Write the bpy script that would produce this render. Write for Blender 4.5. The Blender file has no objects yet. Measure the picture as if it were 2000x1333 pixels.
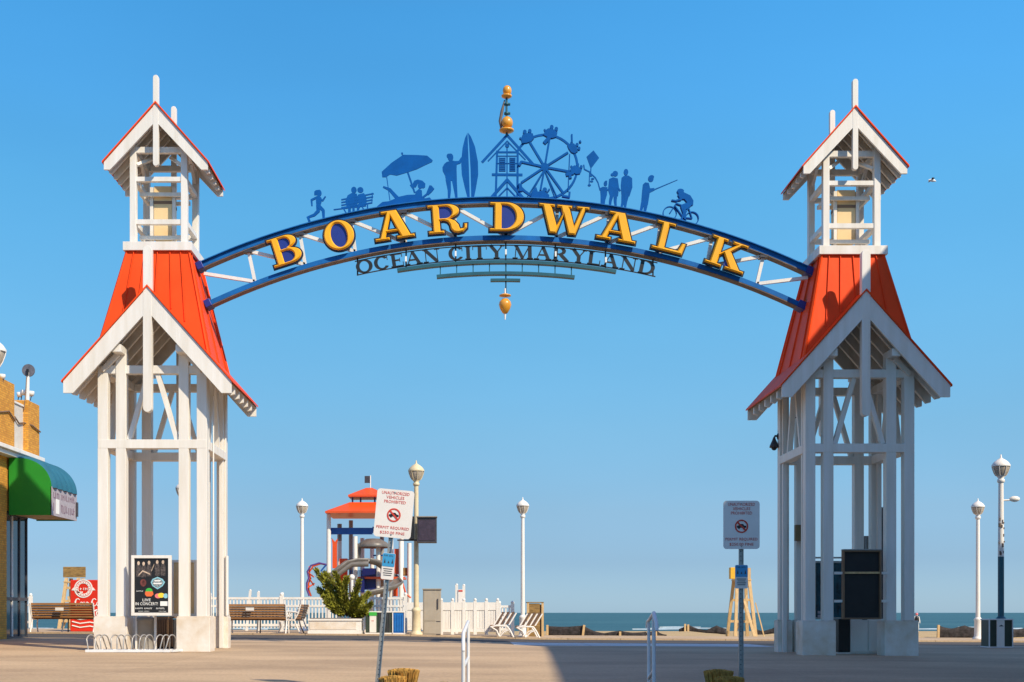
import bpy, bmesh, math, random
from mathutils import Vector, Matrix, Euler
R = math.radians
random.seed(7)
sc = bpy.context.scene
COL = sc.collection

# ---------------------------------------------------------------- camera
F = 2392.0            # focal length in photograph pixels
VX, HY = 904.0, 1197.0
EYE = 0.75
cam_d = bpy.data.cameras.new('camera')
cam = bpy.data.objects.new('camera', cam_d)
COL.objects.link(cam)
cam.location = (0, 0, EYE)
cam.rotation_euler = (R(90), 0, 0)
cam_d.sensor_width = 36
cam_d.lens = F / 2000 * 36
cam_d.shift_x = (1000 - VX) / 2000
cam_d.shift_y = (HY - 666.5) / 2000
cam_d.clip_start = 0.1
cam_d.clip_end = 30000
sc.camera = cam

# ---------------------------------------------------------------- world, sun, exposure
SUNV = Vector((0.475, -0.50, 0.60)).normalized()
world = bpy.data.worlds.new('World'); sc.world = world
world.use_nodes = True
wn = world.node_tree; wn.nodes.clear()
sky = wn.nodes.new('ShaderNodeTexSky'); sky.sky_type = 'NISHITA'; sky.sun_disc = False
sky.sun_elevation = math.asin(SUNV.z)
sky.sun_rotation = math.atan2(SUNV.x, SUNV.y)
sky.altitude = 0; sky.air_density = 1.0; sky.dust_density = 0.25; sky.ozone_density = 3.0
bg = wn.nodes.new('ShaderNodeBackground'); bg.inputs[1].default_value = 0.106
wo = wn.nodes.new('ShaderNodeOutputWorld')
tcw = wn.nodes.new('ShaderNodeTexCoord'); sxw = wn.nodes.new('ShaderNodeSeparateXYZ'); rpw = wn.nodes.new('ShaderNodeValToRGB')
wn.links.new(tcw.outputs['Generated'], sxw.inputs[0]); wn.links.new(sxw.outputs[2], rpw.inputs[0])
STOPS = [(0.0, (0.44, 0.67, 1.12)), (0.041, (0.41, 0.57, 0.87)), (0.082, (0.51, 0.67, 0.85)), (0.144, (0.58, 0.87, 0.97)), (0.223, (0.62, 1.14, 1.22)), (0.316, (0.60, 1.37, 1.48)), (0.385, (0.57, 1.52, 1.78)), (0.442, (0.54, 1.60, 1.92)), (0.8, (1.7, 1.22, 1.45))]
rpw.color_ramp.elements[0].position = 0; rpw.color_ramp.elements[1].position = 0.8
for pz_, c_ in STOPS[1:-1]: rpw.color_ramp.elements.new(pz_)
for e_, (pz_, c_) in zip(rpw.color_ramp.elements, STOPS): e_.color = (*[v / 2 for v in c_], 1)
mxw = wn.nodes.new('ShaderNodeVectorMath'); mxw.operation = 'MULTIPLY'; scw = wn.nodes.new('ShaderNodeVectorMath'); scw.operation = 'SCALE'; scw.inputs['Scale'].default_value = 2.0
wn.links.new(sky.outputs[0], mxw.inputs[0]); wn.links.new(rpw.outputs[0], mxw.inputs[1]); wn.links.new(mxw.outputs[0], scw.inputs[0])
mxx = wn.nodes.new('ShaderNodeMapRange'); mxx.inputs['From Min'].default_value = -0.2; mxx.inputs['From Max'].default_value = 0.42; mxx.inputs['To Min'].default_value = 1.95; mxx.inputs['To Max'].default_value = 2.42; mxx.interpolation_type = 'SMOOTHSTEP'
wn.links.new(sxw.outputs[0], mxx.inputs['Value'])
nzw = wn.nodes.new('ShaderNodeTexNoise'); nzw.inputs['Scale'].default_value = 3.0; nzw.inputs['Detail'].default_value = 4
mpw = wn.nodes.new('ShaderNodeMapping'); mpw.inputs['Scale'].default_value = (1, 1, 3); wn.links.new(tcw.outputs['Generated'], mpw.inputs[0]); wn.links.new(mpw.outputs[0], nzw.inputs['Vector'])
nzr = wn.nodes.new('ShaderNodeMapRange'); nzr.inputs['From Min'].default_value = 0.3; nzr.inputs['From Max'].default_value = 0.7; nzr.inputs['To Min'].default_value = 0.97; nzr.inputs['To Max'].default_value = 1.03
wn.links.new(nzw.outputs[0], nzr.inputs['Value'])
mlt = wn.nodes.new('ShaderNodeMath'); mlt.operation = 'MULTIPLY'; wn.links.new(mxx.outputs[0], mlt.inputs[0]); wn.links.new(nzr.outputs[0], mlt.inputs[1]); wn.links.new(mlt.outputs[0], scw.inputs['Scale'])
wn.links.new(scw.outputs[0], bg.inputs[0]); wn.links.new(bg.outputs[0], wo.inputs[0])
sun_d = bpy.data.lights.new('sun', 'SUN'); sun_d.energy = 5.0; sun_d.angle = R(0.5)
sun_d.color = (1.0, 0.865, 0.65)
sun = bpy.data.objects.new('sun', sun_d); COL.objects.link(sun)
sun.location = (20, -20, 30)
sun.rotation_euler = SUNV.to_track_quat('Z', 'Y').to_euler()
sc.view_settings.view_transform = 'Standard'
sc.view_settings.look = 'None'
sc.view_settings.exposure = 0.12
sc.view_settings.gamma = 1

# ---------------------------------------------------------------- helpers
def W(px, py, Y):
    return Vector(((px - VX) * Y / F, Y, EYE + (HY - py) * Y / F))
def WX(px, Y): return (px - VX) * Y / F
def WZ(py, Y): return EYE + (HY - py) * Y / F
def gz(x, y):
    xc = max(-14, min(20, x))
    k = 1 - max(0, min(1, (xc + 2) / 4))
    return -0.01 - 0.006 * xc + 0.007 * max(0, min(18, (y - 23))) * k + (0.007*(y-23) if y < 23 else 0)

def mat(name, col, rough=0.6, var=0.12, scale=6.0, bump=0.0, bscale=40.0, metal=0.0, stretch=(1, 1, 1), dark=None, spec=0.5, coat=0.0):
    m = bpy.data.materials.new(name); m.use_nodes = True
    nt = m.node_tree; b = nt.nodes['Principled BSDF']
    b.inputs['Roughness'].default_value = rough
    b.inputs['Metallic'].default_value = metal
    b.inputs['Specular IOR Level'].default_value = spec
    b.inputs['Coat Weight'].default_value = coat
    tc = nt.nodes.new('ShaderNodeTexCoord'); mp = nt.nodes.new('ShaderNodeMapping')
    mp.inputs['Scale'].default_value = stretch
    nt.links.new(tc.outputs['Object'], mp.inputs[0])
    n = nt.nodes.new('ShaderNodeTexNoise'); n.inputs['Scale'].default_value = scale
    n.inputs['Detail'].default_value = 6; n.inputs['Roughness'].default_value = 0.6
    nt.links.new(mp.outputs[0], n.inputs['Vector'])
    rp = nt.nodes.new('ShaderNodeValToRGB')
    c2 = dark if dark else tuple(c * (1 - 2 * var) for c in col)
    c1 = tuple(min(1, c * (1 + var * 0.6)) for c in col)
    rp.color_ramp.elements[0].position = 0.3; rp.color_ramp.elements[1].position = 0.68
    rp.color_ramp.elements[0].color = (*c2, 1); rp.color_ramp.elements[1].color = (*c1, 1)
    nt.links.new(n.outputs[0], rp.inputs[0]); nt.links.new(rp.outputs[0], b.inputs['Base Color'])
    if bump:
        n2 = nt.nodes.new('ShaderNodeTexNoise'); n2.inputs['Scale'].default_value = bscale; n2.inputs['Detail'].default_value = 4
        nt.links.new(mp.outputs[0], n2.inputs['Vector'])
        bp = nt.nodes.new('ShaderNodeBump'); bp.inputs['Strength'].default_value = bump; bp.inputs['Distance'].default_value = 0.02
        nt.links.new(n2.outputs[0], bp.inputs['Height']); nt.links.new(bp.outputs[0], b.inputs['Normal'])
    return m

M = {}
M['white'] = mat('white paint', (0.80, 0.77, 0.72), 0.45, 0.05, 3, 0.15, 30, stretch=(1, 1, 0.35))
M['post_white'] = mat('tower white paint', (0.80, 0.77, 0.73), 0.5, 0.045, 2.0, 0.1, 25, stretch=(3, 3, 0.25), dark=(0.70, 0.65, 0.57))
M['block'] = mat('painted footing', (0.78, 0.75, 0.70), 0.6, 0.07, 2.2, 0.08, 30, dark=(0.62, 0.50, 0.36))
M['deck_shade'] = mat('white deck in brown shade', (0.36, 0.27, 0.17), 0.7, 0.12, 6, 0.2, 20)  # white roof boards, their underside shade put into a brown base colour
M['red_roof'] = mat('red metal roof', (0.88, 0.082, 0.017), 0.5, 0.10, 1.3, 0.35, 3.5, stretch=(1, 1, 0.5), spec=0.08)
M['tan_panel'] = mat('tan panel', (0.80, 0.58, 0.30), 0.6, 0.05, 3)
M['brown'] = mat('brown paint', (0.22, 0.13, 0.07), 0.6, 0.1, 5)
M['blue'] = mat('blue steel', (0.004, 0.135, 0.44), 0.65, 0.15, 3, 0.1, 12, spec=0.25)
M['blue_fig'] = mat('blue silhouette steel', (0.001, 0.095, 0.36), 0.8, 0.08, 4, spec=0.15)
M['teal'] = mat('teal steel', (0.012, 0.10, 0.14), 0.45, 0.1, 4)
M['brown_steel'] = mat('brown underside steel', (0.16, 0.12, 0.10), 0.6, 0.2, 8)
M['gold'] = mat('gold enamel', (0.92, 0.44, 0.006), 0.42, 0.06, 3, coat=0.05)
M['black'] = mat('black enamel', (0.012, 0.012, 0.014), 0.45, 0.2, 5)
M['navy'] = mat('navy enamel', (0.01, 0.03, 0.25), 0.45, 0.1, 4)
M['goldball'] = mat('gold ball', (0.78, 0.34, 0.03), 0.3, 0.08, 3, coat=0.4)
M['steel'] = mat('galvanised steel', (0.42, 0.42, 0.41), 0.4, 0.15, 20, metal=0.6)
M['pipe'] = mat('white pipe paint', (0.76, 0.77, 0.78), 0.4, 0.06, 8)
M['hoopgrey'] = mat('rack steel', (0.36, 0.35, 0.34), 0.35, 0.1, 10, metal=0.3)
M['dkgrey'] = mat('dark grey metal', (0.055, 0.05, 0.06), 0.45, 0.2, 5)
M['grey'] = mat('grey metal', (0.30, 0.28, 0.25), 0.5, 0.1, 4)
M['cabinet'] = mat('beige cabinet', (0.40, 0.35, 0.28), 0.55, 0.08, 3)
M['wood'] = mat('bench timber', (0.33, 0.15, 0.045), 0.55, 0.25, 5, 0.2, 20, stretch=(0.6, 6, 14))
M['wood_pale'] = mat('pale timber', (0.62, 0.42, 0.20), 0.7, 0.15, 6, 0.2, 20, stretch=(4, 4, 0.6))
M['wood_old'] = mat('weathered plywood', (0.30, 0.18, 0.055), 0.7, 0.3, 5, 0.2, 20, stretch=(1, 1, 5))
M['cream'] = mat('cream lamp paint', (0.72, 0.60, 0.38), 0.5, 0.1, 5)
M['lampglass'] = mat('ribbed lamp glass', (0.50, 0.43, 0.34), 0.25, 0.2, 30)
M['playgrey'] = mat('grey slide plastic', (0.17, 0.155, 0.14), 0.4, 0.15, 4)
M['playred'] = mat('red plastic', (0.72, 0.085, 0.012), 0.4, 0.06, 3)
M['playblue'] = mat('blue plastic', (0.01, 0.10, 0.40), 0.4, 0.06, 3)
M['playnavy'] = mat('dark navy plastic', (0.008, 0.012, 0.12), 0.4, 0.06, 3)
M['purple'] = mat('purple tube', (0.12, 0.05, 0.22), 0.4, 0.06, 3)
M['green'] = mat('green canvas', (0.008, 0.24, 0.012), 0.7, 0.05, 3, 0.1, 60)
M['tealcan'] = mat('teal canvas', (0.015, 0.125, 0.20), 0.7, 0.08, 3, 0.1, 60)
M['valance'] = mat('grey valance', (0.42, 0.38, 0.42), 0.7, 0.12, 12)
M['cokered'] = mat('vending red', (0.70, 0.035, 0.018), 0.35, 0.04, 3)
M['purewhite'] = mat('white lettering', (0.82, 0.82, 0.80), 0.5, 0.02, 3)
M['signred'] = mat('sign red lettering', (0.62, 0.05, 0.025), 0.5, 0.03, 3)
M['signwhite'] = mat('sign face', (0.84, 0.79, 0.74), 0.3, 0.03, 6)
M['signblue'] = mat('sign blue', (0.05, 0.33, 0.62), 0.4, 0.03, 6)
M['bin_green'] = mat('dark green bin', (0.03, 0.05, 0.035), 0.5, 0.1, 6)
M['bin_blue'] = mat('blue bin', (0.01, 0.16, 0.52), 0.45, 0.1, 6)
M['fabric'] = mat('black silt fabric', (0.035, 0.028, 0.03), 0.85, 0.5, 7, 0.6, 15)
M['brickcol'] = None
M['skin'] = mat('skin', (0.55, 0.32, 0.22), 0.6, 0.03, 3)
M['conifer'] = mat('shrub foliage', (0.27, 0.27, 0.02), 0.7, 0.48, 5)
M['straw'] = mat('cut straw', (0.70, 0.40, 0.09), 0.8, 0.30, 9)
M['bark'] = mat('bark', (0.10, 0.06, 0.03), 0.9, 0.2, 9)
M['soil'] = mat('mulch', (0.10, 0.06, 0.035), 0.95, 0.4, 14, 0.8, 30)
M['stone'] = mat('pale rock edging', (0.42, 0.30, 0.18), 0.85, 0.35, 7, 0.6, 20)
M['stucco'] = mat('cream stucco', (0.62, 0.58, 0.52), 0.8, 0.06, 5, 0.2, 60)
M['litgreen'] = mat('green label', (0.05, 0.45, 0.06), 0.5, 0.02, 3)
M['litorange'] = mat('orange label', (0.80, 0.16, 0.04), 0.5, 0.02, 3)
M['lityellow'] = mat('yellow label', (0.85, 0.65, 0.05), 0.5, 0.02, 3)
M['litblue'] = mat('light blue label', (0.25, 0.55, 0.66), 0.5, 0.04, 8)
M['litpink'] = mat('pink label', (0.80, 0.20, 0.20), 0.5, 0.04, 8)
M['yellowbox'] = mat('yellow crate', (0.80, 0.45, 0.03), 0.5, 0.06, 5)
M['feather'] = mat('grey white feathers', (0.5, 0.5, 0.5), 0.8, 0.3, 20)
M['kiosk'] = mat('teal map panel', (0.01, 0.07, 0.10), 0.25, 0.6, 9, stretch=(1, 1, 0.4))

def brick_mat():
    m = bpy.data.materials.new('ochre brick'); m.use_nodes = True
    nt = m.node_tree; b = nt.nodes['Principled BSDF']; b.inputs['Roughness'].default_value = 0.85
    tc = nt.nodes.new('ShaderNodeTexCoord'); mp = nt.nodes.new('ShaderNodeMapping')
    mp.inputs['Rotation'].default_value = (R(90), 0, 0)
    sx = nt.nodes.new('ShaderNodeSeparateXYZ'); cb = nt.nodes.new('ShaderNodeCombineXYZ'); ad = nt.nodes.new('ShaderNodeMath')
    nt.links.new(tc.outputs['Object'], sx.inputs[0]); nt.links.new(sx.outputs[0], ad.inputs[0]); nt.links.new(sx.outputs[1], ad.inputs[1])
    nt.links.new(ad.outputs[0], cb.inputs[0]); nt.links.new(sx.outputs[2], cb.inputs[1])
    br = nt.nodes.new('ShaderNodeTexBrick'); br.inputs['Scale'].default_value = 4.5
    br.inputs['Color1'].default_value = (0.72, 0.34, 0.04, 1); br.inputs['Color2'].default_value = (0.52, 0.22, 0.025, 1)
    br.inputs['Mortar'].default_value = (0.34, 0.18, 0.05, 1); br.inputs['Mortar Size'].default_value = 0.02
    nt.links.new(cb.outputs[0], br.inputs['Vector'])
    nt.links.new(br.outputs[0], b.inputs['Base Color'])
    bp = nt.nodes.new('ShaderNodeBump'); bp.inputs['Strength'].default_value = 0.4; bp.invert = True
    nt.links.new(br.outputs[1], bp.inputs['Height']); nt.links.new(bp.outputs[0], b.inputs['Normal'])
    return m
M['brickcol'] = brick_mat()

def glass_mat():
    m = bpy.data.materials.new('window glass'); m.use_nodes = True
    b = m.node_tree.nodes['Principled BSDF']
    b.inputs['Base Color'].default_value = (0.05, 0.08, 0.11, 1); b.inputs['Roughness'].default_value = 0.05
    b.inputs['Specular IOR Level'].default_value = 1.0; b.inputs['Metallic'].default_value = 0.35
    return m
M['glass'] = glass_mat()

ORG = {}
def org(o): return ORG.get(o.name, Vector((0, 0, 0)))
def tag(o, label=None, cat=None, group=None, kind=None):
    if label: o['label'] = label
    if cat: o['category'] = cat
    if group: o['group'] = group
    if kind: o['kind'] = kind
    return o
def thing(name, loc, label, cat, group=None):
    o = bpy.data.objects.new(name, None); COL.objects.link(o); o.empty_display_size = 0.2
    o.location = loc; ORG[o.name] = Vector(loc)
    return tag(o, label, cat, group)

class MB:
    """collects shapes in world coordinates; build() links them as one mesh"""
    def __init__(s): s.v = []; s.f = []; s.sm = []; s.mi = []; s.m = 0; s.X = None
    def add(s, vs, fs, smooth=False):
        k = len(s.v)
        for v in vs:
            v = Vector(v)
            s.v.append(s.X @ v if s.X is not None else v)
        for f in fs:
            s.f.append([i + k for i in f]); s.sm.append(smooth); s.mi.append(s.m)
        return s
    def box(s, c, d, rot=None):
        hx, hy, hz = d[0] / 2, d[1] / 2, d[2] / 2
        vs = [Vector((x, y, z)) for x in (-hx, hx) for y in (-hy, hy) for z in (-hz, hz)]
        if rot is not None: vs = [rot @ v for v in vs]
        c = Vector(c)
        return s.add([v + c for v in vs], [(0, 1, 3, 2), (4, 6, 7, 5), (0, 4, 5, 1), (2, 3, 7, 6), (0, 2, 6, 4), (1, 5, 7, 3)])
    def bb(s, x0, x1, y0, y1, z0, z1):
        return s.box(((x0 + x1) / 2, (y0 + y1) / 2, (z0 + z1) / 2), (abs(x1 - x0), abs(y1 - y0), abs(z1 - z0)))
    def beam(s, p0, p1, w, d, side=(0, 1, 0)):
        p0 = Vector(p0); p1 = Vector(p1); ax = (p1 - p0).normalized()
        sd = Vector(side); sd = (sd - ax * sd.dot(ax)).normalized(); up = ax.cross(sd)
        vs = []
        for p in (p0, p1):
            for a in (-1, 1):
                for b in (-1, 1): vs.append(p + up * (a * w / 2) + sd * (b * d / 2))
        return s.add(vs, [(0, 1, 3, 2), (4, 6, 7, 5), (0, 4, 5, 1), (2, 3, 7, 6), (0, 2, 6, 4), (1, 5, 7, 3)])
    def cyl(s, p0, p1, r0, r1=None, n=16, cap=True):
        if r1 is None: r1 = r0
        p0 = Vector(p0); p1 = Vector(p1); ax = (p1 - p0).normalized()
        t = Vector((1, 0, 0)) if abs(ax.x) < 0.9 else Vector((0, 1, 0))
        u = ax.cross(t).normalized(); w = ax.cross(u)
        vs = []
        for p, r in ((p0, r0), (p1, r1)):
            for i in range(n):
                a = 2 * math.pi * i / n; vs.append(p + u * (r * math.cos(a)) + w * (r * math.sin(a)))
        s.add(vs, [(i, (i + 1) % n, n + (i + 1) % n, n + i) for i in range(n)], True)
        if cap:
            s.add(vs[:n], [tuple(range(n - 1, -1, -1))]); s.add(vs[n:], [tuple(range(n))])
        return s
    def lathe(s, c, prof, n=20):
        c = Vector(c); vs = []
        for (r, z) in prof:
            for i in range(n):
                a = 2 * math.pi * i / n; vs.append(c + Vector((r * math.cos(a), r * math.sin(a), z)))
        fs = []
        for k in range(len(prof) - 1):
            for i in range(n):
                fs.append((k * n + i, k * n + (i + 1) % n, (k + 1) * n + (i + 1) % n, (k + 1) * n + i))
        return s.add(vs, fs, True)
    def tube(s, pts, r, n=8, closed=False):
        pts = [Vector(p) for p in pts]; m = len(pts); vs = []
        prev = None
        for k in range(m):
            a = pts[(k - 1) % m] if (closed or k > 0) else pts[k]
            b = pts[(k + 1) % m] if (closed or k < m - 1) else pts[k]
            t = (b - a).normalized()
            if prev is None:
                q = Vector((0, 1, 0)) if abs(t.y) < 0.9 else Vector((1, 0, 0))
                u = t.cross(q).normalized()
            else:
                u = (prev - t * prev.dot(t)).normalized()
            prev = u; w = t.cross(u)
            rr = r[k] if isinstance(r, (list, tuple)) else r
            for i in range(n):
                an = 2 * math.pi * i / n; vs.append(pts[k] + u * (rr * math.cos(an)) + w * (rr * math.sin(an)))
        fs = []
        for k in range(m if closed else m - 1):
            k2 = (k + 1) % m
            for i in range(n): fs.append((k * n + i, k * n + (i + 1) % n, k2 * n + (i + 1) % n, k2 * n + i))
        s.add(vs, fs, True)
        if not closed:
            s.add(vs[:n], [tuple(range(n - 1, -1, -1))]); s.add(vs[-n:], [tuple(range(n))])
        return s
    def ball(s, c, r, n=14, sc3=(1, 1, 1)):
        c = Vector(c); vs = []; h = n // 2
        for k in range(h + 1):
            ph = math.pi * k / h - math.pi / 2
            for i in range(n):
                a = 2 * math.pi * i / n
                vs.append(c + Vector((r * sc3[0] * math.cos(ph) * math.cos(a), r * sc3[1] * math.cos(ph) * math.sin(a), r * sc3[2] * math.sin(ph))))
        fs = [(k * n + i, k * n + (i + 1) % n, (k + 1) * n + (i + 1) % n, (k + 1) * n + i) for k in range(h) for i in range(n)]
        return s.add(vs, fs, True)
    def prism(s, pts, y0, y1):
        """2-D outline in the x-z plane pushed from y0 to y1"""
        n = len(pts); A = sum(pts[i][0] * pts[(i + 1) % n][1] - pts[(i + 1) % n][0] * pts[i][1] for i in range(n))
        if A < 0: pts = pts[::-1]
        vs = [(p[0], y0, p[1]) for p in pts] + [(p[0], y1, p[1]) for p in pts]
        fs = [tuple(range(n)), tuple(range(2 * n - 1, n - 1, -1))] + [(i, n + i, n + (i + 1) % n, (i + 1) % n) for i in range(n)]
        return s.add(vs, fs)
    def prismx(s, pts, x0, x1):
        n = len(pts); A = sum(pts[i][0] * pts[(i + 1) % n][1] - pts[(i + 1) % n][0] * pts[i][1] for i in range(n))
        if A < 0: pts = pts[::-1]
        vs = [(x0, p[0], p[1]) for p in pts] + [(x1, p[0], p[1]) for p in pts]
        fs = [tuple(range(n))[::-1], tuple(range(n, 2 * n))] + [(i, (i + 1) % n, n + (i + 1) % n, n + i) for i in range(n)]
        return s.add(vs, fs)
    def text(s, txt, cx, cz, h, wid, y, t=0.004):
        """writing with the built-in font in the x-z plane, facing -y; fitted to width wid"""
        cu = bpy.data.curves.new('t', 'FONT'); cu.body = txt; cu.align_x = 'CENTER'; cu.size = 1; cu.extrude = 0.5; cu.resolution_u = 2
        ob = bpy.data.objects.new('t', cu); me = bpy.data.meshes.new_from_object(ob)
        xs = [v.co.x for v in me.vertices]; ys = [v.co.y for v in me.vertices]
        x0, x1, y0, y1 = min(xs), max(xs), min(ys), max(ys)
        sx = wid / (x1 - x0); sy = h / (y1 - y0)
        vs = [(cx + (v.co.x - (x0 + x1) / 2) * sx, y - t * (v.co.z + 0.5), cz + (v.co.y - (y0 + y1) / 2) * sy) for v in me.vertices]
        s.add(vs, [tuple(p.vertices) for p in me.polygons])
        bpy.data.objects.remove(ob); bpy.data.curves.remove(cu); bpy.data.meshes.remove(me)
        return s
    def marks(s, x0, x1, z0, z1, y, t=0.003, words=3, seed=1, n=5):
        rnd = random.Random(seed); W_ = (x1 - x0) / words
        for w in range(words):
            a = x0 + W_ * w; m = n + rnd.randint(-1, 1); st = W_ * 0.88 / m
            for i in range(m):
                h0 = z0 + (z1 - z0) * rnd.uniform(0, .15); h1 = z1 - (z1 - z0) * rnd.uniform(0, .2); xx = a + st * i
                s.bb(xx, xx + st * .32, y - t, y, h0, h1)
                if rnd.random() < .7:
                    zz = rnd.choice((h0, (h0 + h1) / 2, h1 - (z1 - z0) * .16)); s.bb(xx + st * .321, xx + st * .8, y - t, y, zz, zz + (z1 - z0) * .16)
        return s
    def build(s, name, m, parent=None, loc=None, bevel=0.0, fix=True, weld=False):
        o0 = org(parent) if parent is not None else Vector(loc or (0, 0, 0))
        me = bpy.data.meshes.new(name)
        me.from_pydata([v - o0 for v in s.v], [], s.f)
        ms = m if isinstance(m, (list, tuple)) else [m]
        for q in ms: me.materials.append(M[q] if isinstance(q, str) else q)
        me.polygons.foreach_set('material_index', s.mi)
        me.polygons.foreach_set('use_smooth', s.sm)
        if fix:
            b = bmesh.new(); b.from_mesh(me)
            if weld: bmesh.ops.remove_doubles(b, verts=b.verts, dist=1e-5)
            bmesh.ops.recalc_face_normals(b, faces=b.faces); b.to_mesh(me); b.free()
        me.update()
        o = bpy.data.objects.new(name, me); COL.objects.link(o)
        if parent is not None: o.parent = parent
        else: o.location = o0
        ORG[o.name] = o0
        if bevel:
            bv = o.modifiers.new('bevel', 'BEVEL'); bv.width = bevel; bv.segments = 2; bv.limit_method = 'ANGLE'; bv.angle_limit = R(40)
        return o

def structure(name, mb, m, **k):
    o = mb.build(name, m, **k); o['kind'] = 'structure'; return o
def children(o): return [c for c in bpy.data.objects if c.parent == o]
def dup(o, parent=None):
    c = o.copy(); COL.objects.link(c); c.parent = parent
    ORG[c.name] = org(o)
    for ch in children(o): dup(ch, c)
    return c

# ================================================================ SETTING: ground, lane, beach, sea
def sheet(x0, x1, y0, y1, dz, nx=40, ny=30, f=gz):
    b = MB(); vs = []; fs = []
    for j in range(ny + 1):
        for i in range(nx + 1):
            x = x0 + (x1 - x0) * i / nx; y = y0 + (y1 - y0) * j / ny
            vs.append((x, y, f(x, y) + dz))
    for j in range(ny):
        for i in range(nx):
            a = j * (nx + 1) + i; fs.append((a, a + 1, a + nx + 2, a + nx + 1))
    return b.add(vs, fs)

def pave_mat(name, base, dark, stretch, joints=True, jw=3.0, jd=2.0, crack=0.35):
    m = bpy.data.materials.new(name); m.use_nodes = True
    nt = m.node_tree; L = nt.links; b = nt.nodes['Principled BSDF']; b.inputs['Roughness'].default_value = 0.85
    b.inputs['Specular IOR Level'].default_value = 0.25
    tc = nt.nodes.new('ShaderNodeTexCoord'); mp = nt.nodes.new('ShaderNodeMapping'); mp.inputs['Scale'].default_value = stretch
    L.new(tc.outputs['Object'], mp.inputs[0])
    n1 = nt.nodes.new('ShaderNodeTexNoise'); n1.inputs['Scale'].default_value = 1.0; n1.inputs['Detail'].default_value = 7; n1.inputs['Roughness'].default_value = 0.62
    L.new(mp.outputs[0], n1.inputs['Vector'])
    rp = nt.nodes.new('ShaderNodeValToRGB'); rp.color_ramp.elements[0].position = 0.38; rp.color_ramp.elements[1].position = 0.60
    rp.color_ramp.elements[0].color = (*dark, 1); rp.color_ramp.elements[1].color = (*base, 1)
    L.new(n1.outputs[0], rp.inputs[0])
    n2 = nt.nodes.new('ShaderNodeTexNoise'); n2.inputs['Scale'].default_value = 22; n2.inputs['Detail'].default_value = 5
    L.new(tc.outputs['Object'], n2.inputs['Vector'])
    mx = nt.nodes.new('ShaderNodeMixRGB'); mx.blend_type = 'MULTIPLY'; mx.inputs[0].default_value = 0.45
    r2 = nt.nodes.new('ShaderNodeValToRGB'); r2.color_ramp.elements[0].position = 0.35; r2.color_ramp.elements[1].position = 0.6
    r2.color_ramp.elements[0].color = (0.6, 0.6, 0.6, 1); L.new(n2.outputs[0], r2.inputs[0])
    L.new(rp.outputs[0], mx.inputs[1]); L.new(r2.outputs[0], mx.inputs[2])
    out = mx.outputs[0]
    if joints:
        br = nt.nodes.new('ShaderNodeTexBrick'); br.inputs['Scale'].default_value = 1.0; br.offset = 0.0
        br.inputs['Brick Width'].default_value = jw; br.inputs['Row Height'].default_value = jd
        br.inputs['Mortar Size'].default_value = 0.018; br.inputs['Mortar Smooth'].default_value = 0.3
        br.inputs['Color1'].default_value = (1, 1, 1, 1); br.inputs['Color2'].default_value = (0.90, 0.90, 0.90, 1)
        br.inputs['Mortar'].default_value = (crack, crack, crack, 1)
        L.new(tc.outputs['Object'], br.inputs['Vector'])
        m2 = nt.nodes.new('ShaderNodeMixRGB'); m2.blend_type = 'MULTIPLY'; m2.inputs[0].default_value = 0.8
        L.new(out, m2.inputs[1]); L.new(br.outputs[0], m2.inputs[2]); out = m2.outputs[0]
    L.new(out, b.inputs['Base Color'])
    bp = nt.nodes.new('ShaderNodeBump'); bp.inputs['Strength'].default_value = 0.25; bp.inputs['Distance'].default_value = 0.01
    L.new(n2.outputs[0], bp.inputs['Height']); L.new(bp.outputs[0], b.inputs['Normal'])
    return m
m_plaza = pave_mat('plaza paving', (0.58, 0.42, 0.265), (0.42, 0.30, 0.19), (0.2, 0.45, 1), True, 4.5, 2.6, 0.82)
m_lane = pave_mat('dark lane asphalt', (0.115, 0.10, 0.09), (0.06, 0.055, 0.052), (0.12, 1.2, 1), False)
m_band = pave_mat('pale concrete band', (0.80, 0.78, 0.74), (0.62, 0.60, 0.56), (0.12, 1.6, 1), True, 3, 5, 0.5)
m_board = pave_mat('boardwalk concrete', (0.60, 0.44, 0.28), (0.46, 0.33, 0.21), (0.25, 1.0, 1), True, 1.5, 9, 0.5)
m_sand = pave_mat('sand', (0.56, 0.40, 0.20), (0.46, 0.315, 0.15), (0.25, 0.5, 1), False)
m_street = pave_mat('lower street asphalt', (0.16, 0.145, 0.13), (0.1, 0.09, 0.085), (0.3, 0.6, 1), False)

structure('plaza', sheet(-60, 60, 13.85, 41, 0.0, 60, 30), m_plaza)
structure('tram_lane', sheet(-60, 60, 31.2, 35.0, 0.004, 60, 8), m_lane)
structure('concrete_band', sheet(1.2, 7.3, 28.6, 31.2, 0.004, 20, 8), m_band)
structure('boardwalk', sheet(-60, 60, 35.1, 41, 0.02, 60, 8), m_board)
kb = MB()
for i in range(60):
    x = -60 + i * 2
    kb.add([(x, 34.98, gz(x, 35)), (x + 2, 34.98, gz(x + 2, 35)), (x + 2, 34.98, gz(x + 2, 35) + 0.05), (x, 34.98, gz(x, 35) + 0.05), (x, 35.13, gz(x, 35) + 0.05), (x + 2, 35.13, gz(x + 2, 35) + 0.05)],
           [(0, 1, 2, 3), (3, 2, 5, 4)])
structure('kerb', kb, m_board)
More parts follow.
